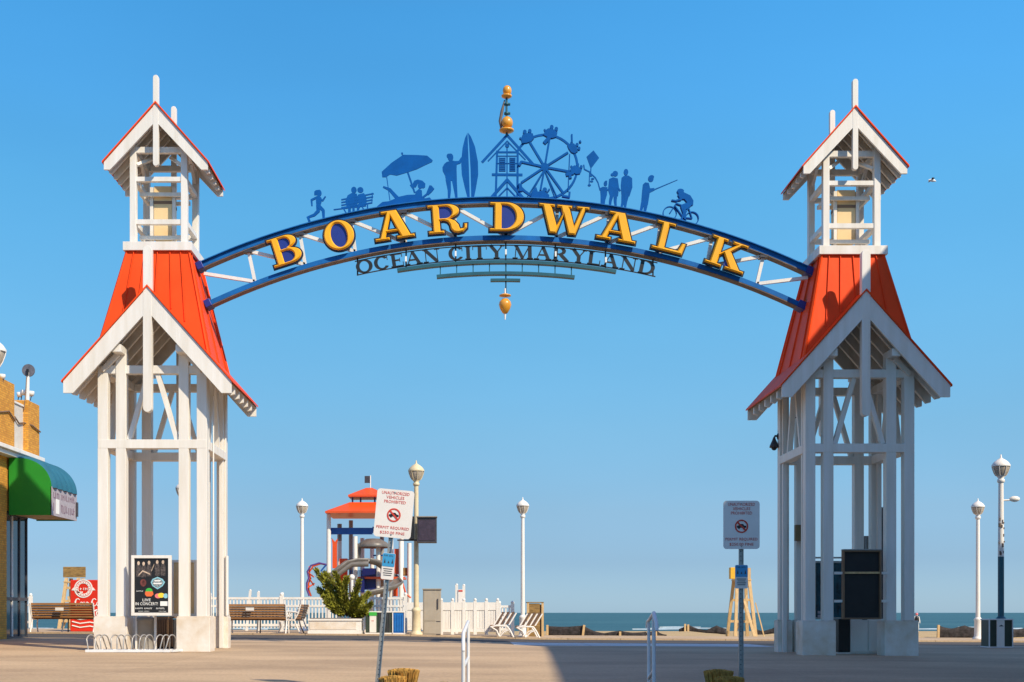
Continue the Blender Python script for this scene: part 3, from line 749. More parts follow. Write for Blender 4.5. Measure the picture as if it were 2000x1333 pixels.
# small lettering OCEAN CITY MARYLAND: strokes, thick T=0.17, thin=0.05
TK, TN = 0.24, 0.07
def ring(cx, cy, rx, ry, a0, a1, thick=TK, thin=TN, n=14):
    out = arcp(cx, cy, rx, ry, a0, a1, n)
    inn = arcp(cx, cy, rx - thick, ry - thin, a1, a0, n)
    return out + inn
def ln(x0, y0, x1, y1, w):
    d = math.hypot(x1 - x0, y1 - y0); nx, ny = -(y1 - y0) / d * w / 2, (x1 - x0) / d * w / 2
    return [(x0 + nx, y0 + ny), (x1 + nx, y1 + ny), (x1 - nx, y1 - ny), (x0 - nx, y0 - ny)]
def ser(x, y, w=0.34): return ln(x - w / 2, y, x + w / 2, y, 0.05)
SG = {
 'O': (1.1, [ring(0.55, 0.5, 0.55, 0.5, 0, 180), ring(0.55, 0.5, 0.55, 0.5, 180, 360)]),
 'C': (1.0, [ring(0.52, 0.5, 0.52, 0.5, 45, 180), ring(0.52, 0.5, 0.52, 0.5, 180, 320), ln(0.9, 0.98, 0.9, 0.68, 0.05)]),
 'E': (0.85, [ln(0.2, 0, 0.2, 1, TK), ln(0, 0.97, 0.78, 0.97, 0.06), ln(0, 0.03, 0.82, 0.03, 0.06), ln(0.2, 0.5, 0.6, 0.5, 0.06), ln(0.77, 1, 0.77, 0.74, 0.05), ln(0.81, 0, 0.81, 0.3, 0.05), ln(0.6, 0.38, 0.6, 0.62, 0.05)]),
 'A': (1.1, [ln(0.15, 0, 0.52, 1, 0.06), ln(0.52, 0.98, 0.93, 0, 0.2), ln(0.3, 0.35, 0.78, 0.35, 0.06), ser(0.15, 0.025), ser(0.93, 0.025, 0.4)]),
 'N': (1.12, [ln(0.18, 0, 0.18, 1, 0.06), ln(0.16, 0.98, 0.92, 0.02, 0.2), ln(0.94, 0, 0.94, 1, 0.06), ser(0.18, 0.025), ser(0.94, 0.975), ser(0.12, 0.975, 0.25)]),
 'I': (0.4, [ln(0.2, 0, 0.2, 1, TK), ser(0.2, 0.025, 0.4), ser(0.2, 0.975, 0.4)]),
 'T': (0.95, [ln(0.47, 0, 0.47, 1, TK), ln(0, 0.97, 0.95, 0.97, 0.06), ser(0.47, 0.025, 0.4), ln(0.03, 1, 0.03, 0.72, 0.05), ln(0.92, 1, 0.92, 0.72, 0.05)]),
 'Y': (1.05, [ln(0.15, 1, 0.55, 0.45, 0.2), ln(0.92, 1, 0.57, 0.45, 0.06), ln(0.55, 0, 0.55, 0.5, TK), ser(0.55, 0.025, 0.4), ser(0.14, 0.975, 0.4), ser(0.92, 0.975, 0.3)]),
 'M': (1.35, [ln(0.17, 0, 0.22, 1, 0.06), ln(0.22, 0.98, 0.66, 0.02, 0.19), ln(0.66, 0.02, 1.08, 0.98, 0.06), ln(1.14, 0, 1.1, 1, TK), ser(0.17, 0.025), ser(1.14, 0.025, 0.4), ser(0.2, 0.975, .2)]),
 'R': (1.08, [ln(0.2, 0, 0.2, 1, TK), ln(0.02, 0.975, 0.5, 0.975, 0.05), ser(0.2, 0.025, 0.4), ring(0.45, 0.745, 0.4, 0.255, -90, 90), ln(0.25, 0.5, 0.5, 0.5, 0.05), ln(0.5, 0.5, 0.95, 0.02, 0.19), ser(0.98, 0.025, 0.2)]),
 'L': (0.85, [ln(0.2, 0, 0.2, 1, TK), ser(0.2, 0.975, 0.4), ln(0, 0.03, 0.82, 0.03, 0.06), ln(0.81, 0, 0.81, 0.34, 0.05)]),
 'D': (1.1, [ln(0.2, 0, 0.2, 1, TK), ln(0.02, 0.975, 0.5, 0.975, 0.05), ln(0.02, 0.025, 0.5, 0.025, 0.05), ring(0.48, 0.5, 0.58, 0.5, -90, 90)]),
}
msg = 'OCEAN CITY MARYLAND'; SH = 25.5
WK = 1.17
tot = sum((SG[c][0] * WK if c != ' ' else 0.45) for c in msg); gap = (585 / SH - tot) / (len(msg) - 1)
xcur = 695.0; TXR = 25.5     # below the bottom chord
for c in msg:
    w = SG[c][0] * WK if c != ' ' else 0.45
    if c != ' ':
        xm = xcur + w * SH / 2
        px, py = on(CB, xm, TXR); ang = math.asin((px - CB[0]) / CB[2])
        b = MB()
        for i, lp in enumerate(SG[c][1]):
            lq = []
            for (u, v) in lp:
                dx = (u * WK - w / 2) * SH * S; dz2 = (v - 0.5) * SH * S
                lq.append((dx * math.cos(ang) + dz2 * math.sin(ang) + A3(px, py).x, -dx * math.sin(ang) + dz2 * math.cos(ang) + A3(px, py).z))
            # rings are quads strips
            if len(lq) > 8:
                h = len(lq) // 2
                for k in range(h - 1):
                    b.prism([lq[k], lq[k + 1], lq[len(lq) - 2 - k], lq[len(lq) - 1 - k]], YA - 0.03 - 0.0015 * i, YA + 0.03 + 0.0015 * i)
            else: b.prism(lq, YA - 0.03 - 0.0015 * i, YA + 0.03 + 0.0015 * i)
        o = b.build('small_letter', 'black', arch); o['label'] = 'small black roman letter ' + c
    xcur += (w + gap) * SH
arcbar('text_rail', CB, 693, 1284, 12.5, 0.014, 0.03, YA, 'black')
arcbar('text_rail', CB, 697, 1280, 39.5, 0.016, 0.03, YA, 'black')
r1 = arcbar('hanging_rail', CB, 776, 1203, 46, 0.06, 0.12, YA, 'teal')
r2 = arcbar('hanging_rail', CB, 853, 1122, 68, 0.06, 0.12, YA, 'teal')
r3 = arcbar('hanging_rail', CB, 958, 1016, 81, 0.05, 0.10, YA, 'teal')
for x in (698, 793, 890, 988, 1085, 1183, 1276):
    a = on(CB, x, 2); dn = 39 if x in (698, 1276) else 46
    b_ = on(CB, x, dn)
    stick(a, b_, 0.028, 'black', 'hanger', YA + 0.05, 0.03)
    if x not in (698, 1276):
        c1, c2 = on(CB, x, 22), on(CB, x, 32); stick(c1, c2, 0.034, 'purewhite', 'hanger_clip', YA + 0.0, 0.12)
for x in range(860, 1120, 32): stick(on(CB, x, 47), on(CB, x, 67), 0.02, 'teal', 'hanger', YA, 0.03)
stick((988, 512), (988, 575), 0.025, 'black', 'hanger', YA, 0.025)

def lz(c, prof, name, m, par):
    return MB().lathe(c, prof, 24).build(name, m, par)
# hanging gold bud
p = A3(986.5, 577)
pn = MB(); 
pn.lathe(p, [(0.0, 0.03), (0.05, 0.025), (0.115, 0.0), (0.115, -0.02), (0.03, -0.035), (0.0, -0.035)])
bud = pn.build('pendant_dish', 'goldball', arch)
lz(p, [(0.0, -0.07), (0.06, -0.075), (0.11, -0.13), (0.125, -0.19), (0.10, -0.27), (0.05, -0.35), (0.0, -0.38)], 'pendant_bud', 'goldball', arch)
MB().cyl(p + Vector((0, 0, 0.02)), p + Vector((0, 0, 0.13)), 0.02).build('pendant_rod', 'purewhite', arch)
MB().cyl(p + Vector((0, 0, -0.36)), p + Vector((0, 0, -0.48)), 0.022, 0.012).build('pendant_rod', 'purewhite', arch)
# top finial
q = A3(989.5, 262)
MB().cyl(q + Vector((0, 0, -0.05)), q + Vector((0, 0, 0.92)), 0.022).build('finial_rod', 'teal', arch)
lz(q, [(0.0, 0.02), (0.06, 0.02), (0.14, 0.05), (0.145, 0.08), (0.05, 0.10), (0.0, 0.10)], 'finial_dish', 'goldball', arch)
MB().ball(q + Vector((0.01, 0, 0.215)), 0.115, 20, (1, 1, 1.08)).build('finial_ball', 'goldball', arch)
lz(q, [(0.0, 0.70), (0.05, 0.70), (0.10, 0.725), (0.105, 0.75), (0.04, 0.765), (0, 0.765)], 'finial_dish', 'goldball', arch)
MB().ball(q + Vector((0.01, 0, 0.845)), 0.088, 20, (1, 1, 1.15)).build('finial_ball', 'goldball', arch)
b = MB()
for zz in (0.40, 0.58): b.cyl(q + Vector((-0.05, 0, zz)), q + Vector((0.07, 0, zz)), 0.026)
b.lathe(q, [(0.0, 0.37), (0.045, 0.38), (0.045, 0.42), (0.0, 0.44)]); b.lathe(q, [(0.0, 0.55), (0.045, 0.56), (0.045, 0.6), (0.0, 0.62)])
b.build('finial_spool', 'teal', arch)
MB().tube([q + Vector((-0.10, 0, 0.08)), q + Vector((-0.13, 0, 0.25)), q + Vector((-0.09, 0, 0.45)), q + Vector((-0.04, 0, 0.66))], [0.02, 0.028, 0.03, 0.012]).build('finial_scroll', 'brown_steel', arch)

# ---- flat steel silhouettes on the top chord
class SIL:
    def __init__(s, f): s.b = MB(); s.f = f; s.k = 0
    def poly(s, pts, raw=False):
        q = [A3(*s.f(*p)) for p in pts]; t = 0.012 + 0.0003 * s.k; s.k += 1
        s.b.prism([(v.x, v.z) for v in q], YA - t, YA + t)
    def ell(s, x, y, rx, ry=None, n=14): 
        ry = ry or rx; s.poly([(x + rx * math.cos(2 * math.pi * i / n), y + ry * math.sin(2 * math.pi * i / n)) for i in range(n)])
    def line(s, pts, w, joints=True):
        for i in range(len(pts) - 1):
            (x0, y0), (x1, y1) = pts[i], pts[i + 1]
            w0 = w[i] if isinstance(w, (list, tuple)) else w; w1 = w[i + 1] if isinstance(w, (list, tuple)) else w
            d = math.hypot(x1 - x0, y1 - y0); nx, ny = -(y1 - y0) / d, (x1 - x0) / d
            s.poly([(x0 + nx * w0 / 2, y0 + ny * w0 / 2), (x1 + nx * w1 / 2, y1 + ny * w1 / 2), (x1 - nx * w1 / 2, y1 - ny * w1 / 2), (x0 - nx * w0 / 2, y0 - ny * w0 / 2)])
            if joints and i > 0: s.ell(x0, y0, w0 / 2, n=10)
    def done(s, name): return s.b.build(name, 'blue_fig', arch)
fa = lambda x, y: (580 + x / 4.4425, 150 + y / 4.4425)
fb = lambda x, y: (900 + x / 4.0, 150 + y / 4.0)
s = SIL(fa)   # jogger
s.ell(192, 1012, 22, 29); s.poly([(150, 1000), (165, 987), (195, 984), (200, 1010), (178, 1030), (150, 1030)])
s.poly([(165, 1042), (190, 1032), (212, 1052), (214, 1085), (202, 1124), (168, 1124), (165, 1085)])
s.line([(172, 1050), (126, 1072), (130, 1124)], [20, 17, 12]); s.line([(203, 1060), (222, 1078), (248, 1040)], [17, 14, 10])
s.line([(184, 1118), (184, 1168), (150, 1202), (96, 1222)], [36, 30, 24, 18]); s.line([(92, 1216), (108, 1256)], 22)
s.line([(186, 1122), (228, 1162), (232, 1245)], [34, 27, 18]); s.poly([(222, 1238), (245, 1236), (275, 1245), (275, 1262), (222, 1258)])
s.poly([(215, 1250), (330, 1232), (335, 1262), (215, 1290)]); s.done('jogger_silhouette')
s = SIL(fa)   # couple on a bench
s.ell(494, 985, 24, 28); s.poly([(440, 1032), (478, 1010), (520, 1018), (532, 1080), (515, 1135), (432, 1135), (418, 1085)])
s.ell(550, 985, 27, 25); s.poly([(530, 1025), (582, 1012), (604, 1050), (604, 1112), (545, 1132), (520, 1060)])
for (a, c) in ((1070, 1016), (1094, 1044), (1118, 1070), (1140, 1096)): s.line([(384, a), (666 - (a - 1070) * .2, c)], 11)
s.line([(318, 1156), (600, 1122)], 9); s.line([(654, 1010), (650, 1100)], 8)
s.line([(400, 1140), (436, 1200)], 11); s.line([(612, 1100), (612, 1170)], 11); s.line([(556, 1115), (590, 1172)], 11)
s.line([(456, 1130), (455, 1200)], 24); s.line([(490, 1130), (492, 1195)], 20); s.line([(545, 1110), (528, 1150), (534, 1185)], [26, 20, 14])
s.poly([(425, 1190), (500, 1180), (600, 1165), (640, 1165), (640, 1185), (425, 1225)]); s.done('bench_couple_silhouette')
s = SIL(fa)   # parasol and sunbather
s.poly([(735, 828), (820, 750), (905, 692), (915, 680), (1040, 682), (1130, 688), (1178, 728), (1172, 742), (1100, 775), (1040, 805), (940, 838), (865, 860), (808, 850), (770, 874), (740, 874)])
s.ell(912, 668, 9); s.line([(962, 835), (1022, 1010)], 16); s.line([(778, 868), (806, 1072)], 8)
s.poly([(1005, 930), (1018, 905), (1048, 895), (1088, 905), (1114, 930), (1112, 960), (1092, 974), (1080, 950), (1072, 960), (1052, 925), (1030, 962), (1008, 962)])
s.ell(1070, 948, 22, 26); s.poly([(1030, 1000), (1060, 975), (1084, 990), (1088, 1058), (1018, 1058)])
s.line([(1040, 1045), (960, 1045), (870, 1062)], [40, 34, 28]); s.line([(872, 1058), (805, 982), (748, 958)], [34, 26, 14])
s.line([(1010, 975), (985, 940)], 14); s.poly([(1118, 1022), (1150, 945), (1168, 948), (1192, 975), (1172, 1000), (1140, 1030)]); s.line([(1085, 1055), (1130, 1020)], 16)
s.poly([(695, 1128), (742, 1090), (795, 1084), (860, 1058), (960, 1055), (1120, 1058), (1150, 1050), (1170, 1070), (1235, 1072), (1235, 1100), (1000, 1115), (860, 1135), (700, 1145)])
s.done('parasol_sunbather_silhouette')
s = SIL(fa)   # surfer
s.ell(1332, 702, 25, 33); s.ell(1318, 690, 20, 20)
s.poly([(1278, 760), (1300, 742), (1350, 730), (1388, 738), (1385, 800), (1388, 905), (1292, 905), (1285, 860), (1264, 820), (1262, 790)])
s.line([(1372, 752), (1410, 745), (1432, 705)], [34, 24, 16]); s.line([(1312, 895), (1322, 985), (1318, 1072)], [46, 30, 18]); s.line([(1365, 895), (1376, 985), (1386, 1072)], [44, 30, 18])
s.poly([(1300, 1065), (1400, 1060), (1410, 1085), (1300, 1090)]); s.done('surfer_silhouette')
s = SIL(fa)   # surfboard, two halves and a slot
s.poly([(1480, 490), (1458, 535), (1437, 620), (1424, 740), (1430, 850), (1455, 960), (1482, 1062), (1500, 1062), (1492, 800), (1484, 600)])
s.poly([(1484, 487), (1508, 520), (1545, 610), (1570, 740), (1573, 850), (1552, 975), (1534, 1062), (1512, 1062), (1506, 800), (1494, 600)])
s.poly([(1480, 1050), (1560, 1050), (1560, 1080), (1480, 1085)]); s.done('surfboard_silhouette')
s = SIL(fb)   # little gate tower
s.line([(165, 672), (362, 458), (562, 682)], 19); s.line([(212, 662), (362, 505), (505, 652)], 9)
s.line([(284, 580), (272, 960)], 17); s.line([(444, 580), (442, 960)], 17); s.line([(361, 535), (361, 960)], 10)
s.line([(284, 592), (446, 592)], 13); s.line([(242, 767), (482, 769)], 19); s.line([(282, 622), (446, 622)], 6)
for x0, x1 in ((300, 346), (382, 424)):
    s.line([(x0, 634), (x0, 742)], 7); s.line([(x1, 634), (x1, 742)], 7)
    for k in range(8): s.line([(x0, 640 + k * 14), (x1, 640 + k * 14)], 8)
s.line([(282, 680), (446, 680)], 5); s.ell(362, 540, 16)
s.line([(228, 958), (362, 808), (492, 958)], 22); s.line([(275, 958), (362, 870), (446, 958)], 9); s.done('gate_tower_silhouette')
s = SIL(fb)   # ferris wheel
import math as _m
cxw, cyw, rw_ = 660, 706, 250
pts = [(cxw + rw_ * _m.cos(R(a)), cyw + rw_ * _m.sin(R(a))) for a in range(-150, 150, 8)]
s.line(pts, 17)
s.ell(655, 710, 32)
for (x, y) in ((540, 518), (694, 478), (836, 596), (850, 746), (800, 912), (622, 890), (472, 832), (470, 668)): s.line([(655, 710), (x, y)], 16)
for (x, y) in ((520, 940), (538, 940), (736, 950), (752, 945)): s.line([(652, 730), (x, y)], 7)
s.line([(850, 610), (838, 900)], 7)
def gond(x, y, a, sc_=1.0):
    ca, sa = _m.cos(R(a)), _m.sin(R(a))
    T = lambda u, v: (x + (u * ca - v * sa) * sc_, y + (u * sa + v * ca) * sc_)
    s.poly([T(-62, -8), (T(-40, -42)), T(10, -50), T(58, -38), T(62, 8), T(30, 34), T(-20, 40), T(-60, 36)])
    s.ell(*T(-14, -66), 18 * sc_, 20 * sc_); s.ell(*T(34, -66), 17 * sc_, 19 * sc_)
    s.line([T(-50, 0), T(-72, -20)], 12)
gond(520, 488, -10, .82); gond(700, 452, 22, .8); gond(872, 566, 62, .68); gond(897, 737, 30, 0.68)
s.line([(700, 470), (650, 525)], 26); s.line([(868, 520), (866, 455)], 12); s.line([(925, 515), (938, 510)], 16); s.line([(820, 770), (880, 755)], 26); s.line([(855, 800), (850, 770)], 22)
s.poly([(545, 955), (560, 890), (590, 870), (600, 905), (640, 895), (690, 930), (690, 965), (545, 965)]); s.ell(655, 888, 17); s.line([(672, 910), (692, 882)], 10)
s.line([(790, 935), (846, 945), (850, 905)], 14); s.line([(462, 840), (470, 900)], 26)
s.line([(472, 668), (455, 700)], 18); s.done('ferris_wheel_silhouette')
s = SIL(fb)   # kite
s.poly([(1036, 578), (1080, 636), (1022, 712), (1012, 712), (982, 628)]); s.line([(1017, 705), (1014, 758), (1050, 790), (1072, 830), (1088, 890)], [8, 9, 9, 8, 8])
s.line([(960, 690), (965, 725), (1010, 748)], 9); s.line([(1006, 750), (1002, 860)], 7)
for k, (x, y) in enumerate(((1015, 775), (1030, 800), (1022, 820), (1004, 850))): s.ell(x, y, 13, 7)
s.done('kite_silhouette')
s = SIL(fb)   # family
s.ell(1130, 838, 14, 20); s.poly([(1118, 850), (1128, 815), (1144, 815), (1140, 850)]); s.poly([(1088, 872), (1110, 862), (1146, 866), (1142, 925), (1128, 970), (1122, 1018), (1092, 1018), (1092, 930)])
s.ell(1206, 760, 22, 22); s.ell(1184, 768, 14, 12); s.poly([(1158, 802), (1190, 788), (1226, 798), (1236, 870), (1228, 935), (1165, 935), (1150, 885)])
s.line([(1180, 925), (1168, 975), (1164, 1030)], [30, 22, 13]); s.line([(1208, 925), (1206, 975), (1212, 1030)], [30, 22, 13]); s.line([(1228, 870), (1246, 895)], 12); s.line([(1155, 880), (1142, 890)], 12)
s.ell(1290, 748, 18, 25); s.poly([(1256, 792), (1280, 774), (1310, 776), (1338, 796), (1340, 868), (1318, 935), (1256, 935), (1250, 850)])
s.line([(1272, 930), (1266, 985), (1252, 1035)], [34, 24, 14]); s.line([(1296, 930), (1286, 985), (1282, 1040)], [34, 24, 14])
s.poly([(1085, 1010), (1180, 1022), (1300, 1030), (1310, 1058), (1085, 1035)]); s.done('family_silhouette')
s = SIL(fb)   # angler
s.ell(1484, 800, 22, 25); s.ell(1490, 785, 20, 14); s.poly([(1422, 845), (1440, 828), (1468, 832), (1480, 880), (1468, 960), (1462, 1000), (1408, 1000), (1416, 900)])
s.line([(1466, 885), (1512, 882)], 20); s.line([(1470, 905), (1512, 884)], 12); s.line([(1498, 890), (1692, 808)], [8, 4])
s.line([(1424, 985), (1404, 1062)], [32, 16]); s.line([(1448, 985), (1434, 1078)], [32, 16]); s.poly([(1380, 1052), (1450, 1065), (1450, 1088), (1380, 1075)]); s.done('angler_silhouette')
s = SIL(fb)   # cyclist
for (x, y, r) in ((1632, 1070, 52), (1804, 1112, 51)):
    s.line([(x + r * _m.cos(R(a)), y + r * _m.sin(R(a))) for a in range(0, 372, 12)], 7)
s.line([(1632, 1070), (1684, 988)], 8); s.line([(1668, 1010), (1735, 1105), (1780, 1025)], 8); s.line([(1680, 995), (1778, 1030)], 8); s.line([(1735, 1105), (1804, 1112), (1778, 1030)], 7); s.line([(1645, 970), (1690, 978)], 10)
s.ell(1714, 900, 27, 18); s.ell(1712, 910, 18, 18); s.poly([(1692, 930), (1735, 908), (1790, 935), (1814, 975), (1812, 1008), (1784, 1012), (1745, 962), (1712, 962)])
s.line([(1722, 940), (1716, 965), (1682, 972)], [22, 15, 10]); s.line([(1788, 1000), (1728, 1018), (1742, 1070), (1722, 1120)], [34, 26, 18, 12]); s.line([(1790, 1005), (1745, 1040), (1750, 1120)], [26, 20, 14])
s.poly([(1640, 1115), (1720, 1118), (1790, 1150), (1790, 1168), (1640, 1135)]); s.done('cyclist_silhouette')

# ================================================================ TOWER ATTACHMENTS
def frame_board(name, px0, px1, py0, py1, Y, label, cat, fr, fm, dpt=0.07, legs=None):
    x0, x1 = WX(px0, Y), WX(px1, Y); z1, z0 = WZ(py0, Y), WZ(py1, Y)
    t = thing(name, ((x0 + x1) / 2, Y, z0), label, cat)
    b = MB(); b.bb(x0, x1, Y, Y + dpt, z0, z0 + fr); b.bb(x0, x1, Y, Y + dpt, z1 - fr, z1)
    b.bb(x0, x0 + fr, Y + .001, Y + dpt - .001, z0 + fr, z1 - fr); b.bb(x1 - fr, x1, Y + .001, Y + dpt - .001, z0 + fr, z1 - fr)
    b.build('frame', fm, t, bevel=0.004)
    return t, x0 + fr, x1 - fr, z0 + fr, z1 - fr
# concert poster on the left tower
Y = 22.80
t, x0, x1, z0, z1 = frame_board('poster_case', 256, 334, 1085, 1203, Y, 'framed black concert poster hung on the front of the left tower above the bike rack', 'poster case', 0.055, 'white')
pan = MB().bb(x0, x1, Y + 0.03, Y + 0.06, z0, z1).build('poster', 'black', t)
pw_, ph_ = x1 - x0, z1 - z0
def pp(u, v): return (x0 + u * pw_, z1 - v * ph_)
yk = [Y + 0.028]
def flat(pts, m, nm, par):
    yk[0] -= 0.0006
    return MB().prism([pp(*p) for p in pts], yk[0], Y + 0.0295).build(nm, m, par)
def disc(u, v, ru, rv, n=18): return [(u + ru * math.cos(2 * math.pi * i / n), v + rv * math.sin(2 * math.pi * i / n)) for i in range(n)]
mband = mat('dark clothing print', (0.10, 0.08, 0.075), 0.5, 0.6, 30)
mskin = mat('face print', (0.66, 0.50, 0.38), 0.5, 0.2, 20)
b = MB(); bs = MB()
for i, (u, v, h) in enumerate(((0.12, 0.12, 1), (0.27, 0.13, 1), (0.43, 0.11, 1.15), (0.67, 0.10, 1), (0.84, 0.10, 1))):
    b.prism([pp(*p) for p in ((u - .05, v), (u + .05, v), (u + .075, v + .07), (u + .065, v + .22), (u - .065, v + .22), (u - .075, v + .07))], Y + 0.0275 - i * 0.0003, Y + 0.0295)
    bs.prism([pp(*p) for p in disc(u, v - 0.03, .038, .036)], Y + 0.0265, Y + 0.0295)
b.build('band_figures', mband, pan); bs.build('band_faces', mskin, pan)
flat([(0.62, .10), (.70, .10), (.72, .24), (.62, .26)], 'litpink', 'red_shirt', pan)
b = MB()
for (u0, v0, u1, v1) in ((0.12, .30, .24, .22), (.24, .22, .36, .25), (.36, .25, .46, .28), (.5, .22, .58, .10)):
    b.prism([pp(u0, v0), pp(u1, v1), pp(u1, v1 + .025), pp(u0, v0 + .025)], Y + .024, Y + .0295)
b.build('drum_rim', mskin, pan)
b = MB(); b.prism([pp(*p) for p in disc(.26, .45, .09, .07)], Y + .0245, Y + .0295); b.build('guitar_body', mat('guitar print', (.2, .05, .04), .5, .4, 20), pan)
sh = [(.48, .44), (.53, .38), (.68, .34), (.83, .38), (.9, .44), (.83, .51), (.68, .57), (.53, .51)]
flat(sh, 'litblue', 'shield_emblem', pan); flat([(.68 + (u - .68) * .8, .455 + (v - .455) * .8) for u, v in sh], mat('shield print', (.28, .34, .36), .5, .6, 60), 'shield_field', pan)
b = MB(); b.prism([pp(*p) for p in ((.58, .40), (.78, .40), (.76, .425), (.60, .425))], Y + .0235, Y + .0295); b.prism([pp(*p) for p in ((.56, .45), (.8, .45), (.8, .475), (.56, .475))], Y + .0235, Y + .0295); b.build('shield_bars', 'purewhite', pan)
flat([p for p in disc(.43, .60, .10, .055)], 'litgreen', 'green_badge', pan); flat([(.32, .61), (.54, .61), (.56, .66), (.50, .70), (.36, .70), (.31, .66)], 'litorange', 'orange_badge', pan)
flat(disc(.70, .69, .10, .045), 'litpink', 'pink_badge', pan); flat(disc(.79, .68, .10, .045), 'lityellow', 'yellow_badge', pan); flat(disc(.92, .69, .07, .045), 'litblue', 'blue_badge', pan)
b = MB()
LET = []
for (tx, u, v, h, wd) in (('LIVE', .36, .765, .05, .24), ('IN CONCERT!', .36, .835, .055, .66), ):
    cx_, cz_ = pp(u, v); MB().text(tx, cx_, cz_, h * ph_, wd * pw_, Y + 0.0288, 0.004).build('poster_lettering', 'purewhite', pan)
for (u0, u1, v0, v1, nw) in ((.03, .56, .935, .905, 2), (.64, .93, .935, .905, 1), (.06, .29, .612, .592, 1), (.12, .46, .98, .965, 2), (.72, .98, .98, .965, 1)):
    MB().marks(pp(u0, 0)[0], pp(u1, 0)[0], pp(0, v0)[1], pp(0, v1)[1], Y + 0.0288, .003, nw, int(u0 * 100), 7).build('poster_small_print', 'purewhite', pan)
b = MB(); b.bb(x0 + .76 * pw_, x0 + .99 * pw_, Y + .025, Y + .0295, z1 - .875 * ph_, z1 - .79 * ph_)
b.build('poster_strip', 'purewhite', pan)
t, x0, x1, z0, z1 = frame_board('notice_board', 334, 384, 1094, 1204, 23.42, 'blank tan notice board in a white frame inside the left tower', 'notice board', 0.05, 'white')
MB().bb(x0, x1, 23.45, 23.475, z0, z1).build('board', 'tan_panel', t)
MB().bb(x0 + .5 * (x1 - x0), x0 + .54 * (x1 - x0), 23.445, 23.452, z0, z1).build('board_joint', 'brown', t)
# steel clips holding the poster
def post_cyl(name, px, py0, py1, Y, r, m, label, cat):
    b = MB(); x = WX(px, Y); b.lathe((x, Y, 0), [(0, WZ(py1, Y)), (r, WZ(py1, Y)), (r, WZ(py0, Y) - .05), (r * 1.05, WZ(py0, Y) - .04), (r * 1.05, WZ(py0, Y)), (0, WZ(py0, Y))], 24)
    return b
# round grey ash bin and slatted rubbish bin beneath poster
zg = gz(-6, 23.4)
t = thing('litter_drum', (WX(285, 23.3), 23.3, zg), 'grey drum shaped litter bin under the concert poster in the left tower', 'litter bin')
MB().lathe((WX(285, 23.3), 23.3, zg), [(0, 0), (.17, 0), (.17, .03), (.165, .55), (.18, .56), (.18, .62), (.1, .64), (0, .64)], 28).build('body', 'grey', t)
MB().bb(WX(264, 23.2), WX(268, 23.2), 23.2, 23.24, zg, .75).build('stand_leg', 'white', t); MB().bb(WX(301, 23.2), WX(305, 23.2), 23.2, 23.24, zg, .75).build('stand_leg', 'white', t)
t = thing('slatted_bin', (WX(322, 24.3), 24.3, gz(-6, 24.3)), 'dark brown slatted bin behind the white footing of the left tower', 'litter bin')
zg = gz(-6, 24.3)
b = MB(); xa, xb = WX(306, 24.3), WX(338, 24.3)
for i in range(9): b.bb(xa + (xb - xa) * i / 9, xa + (xb - xa) * (i + .7) / 9, 24.3, 24.33, zg + .04, zg + .6)
b.build('slats', 'brown', t); MB().bb(xa, xb, 24.34, 24.62, zg, zg + .58).build('liner', 'black', t); MB().bb(xa - .02, xb + .02, 24.28, 24.66, zg + .6, zg + .64).build('lid', 'brown', t)

# bike rack
Yr = 22.35; zg = gz(-6, Yr)
t = thing('bike_rack', (WX(252, Yr), Yr, zg), 'pale grey looped bicycle rack standing in front of the left tower', 'bike rack')
xa, xb = WX(168, Yr), WX(338, Yr)
MB().beam((xa, Yr - .03, zg + .03), (xb - .04, Yr - .03, zg + .03), .05, .05).build('base_rail', 'pipe', t, bevel=.005); MB().beam((xa + .07, Yr + .35, zg + .03), (xb + .1, Yr + .35, zg + .03), .05, .05).build('base_rail', 'pipe', t, bevel=.005)
for u in (178, 193.5, 203, 223, 234, 246, 262, 276, 286, 306, 317, 328):
    x = WX(u, Yr); n = 10; r = .046; lean_ = (u - 250) * .0006
    pts = [(x - r * 1.1, Yr + .0, zg + .04)] + [(x + lean_ - r * math.cos(math.pi * i / n), Yr + .02 + .02 * i, zg + .24 + .08 * math.sin(math.pi * i / n)) for i in range(n + 1)] + [(x + r * 1.1, Yr + .32, zg + .04)]
    MB().tube(pts, .012, 8).build('hoop', 'hoopgrey', t)
for xx in (xa, xb - .04): MB().beam((xx + .03, Yr - .03, zg + .031), (xx + .1, Yr + .35, zg + .031), .04, .04).build('end_bar', 'pipe', t)

# right tower display case
Y = 22.86
t, x0, x1, z0, z1 = frame_board('display_case', 1647, 1722, 1075, 1210, Y, 'empty black display case in a brown frame on the front of the right tower', 'display case', 0.03, 'brown', 0.12)
MB().bb(x0, x1, Y + 0.07, Y + 0.11, z0, z1).build('back_panel', 'black', t)
MB().bb(x0, x1, Y + .02, Y + .068, WZ(1121, Y), WZ(1117, Y)).build('divider', 'wood_pale', t)
MB().bb(x0 - .03, x1 + .03, Y - .01, Y + .13, z1 + .03, z1 + .05).build('cap', 'steel', t)
for pz in (1120, 1175):
    for (a, c) in ((1632, 1647), (1722, 1737)): MB().bb(WX(a, Y), WX(c, Y), Y + .05, Y + .09, WZ(pz + 2, Y), WZ(pz - 3, Y)).build('bracket', 'white', t)
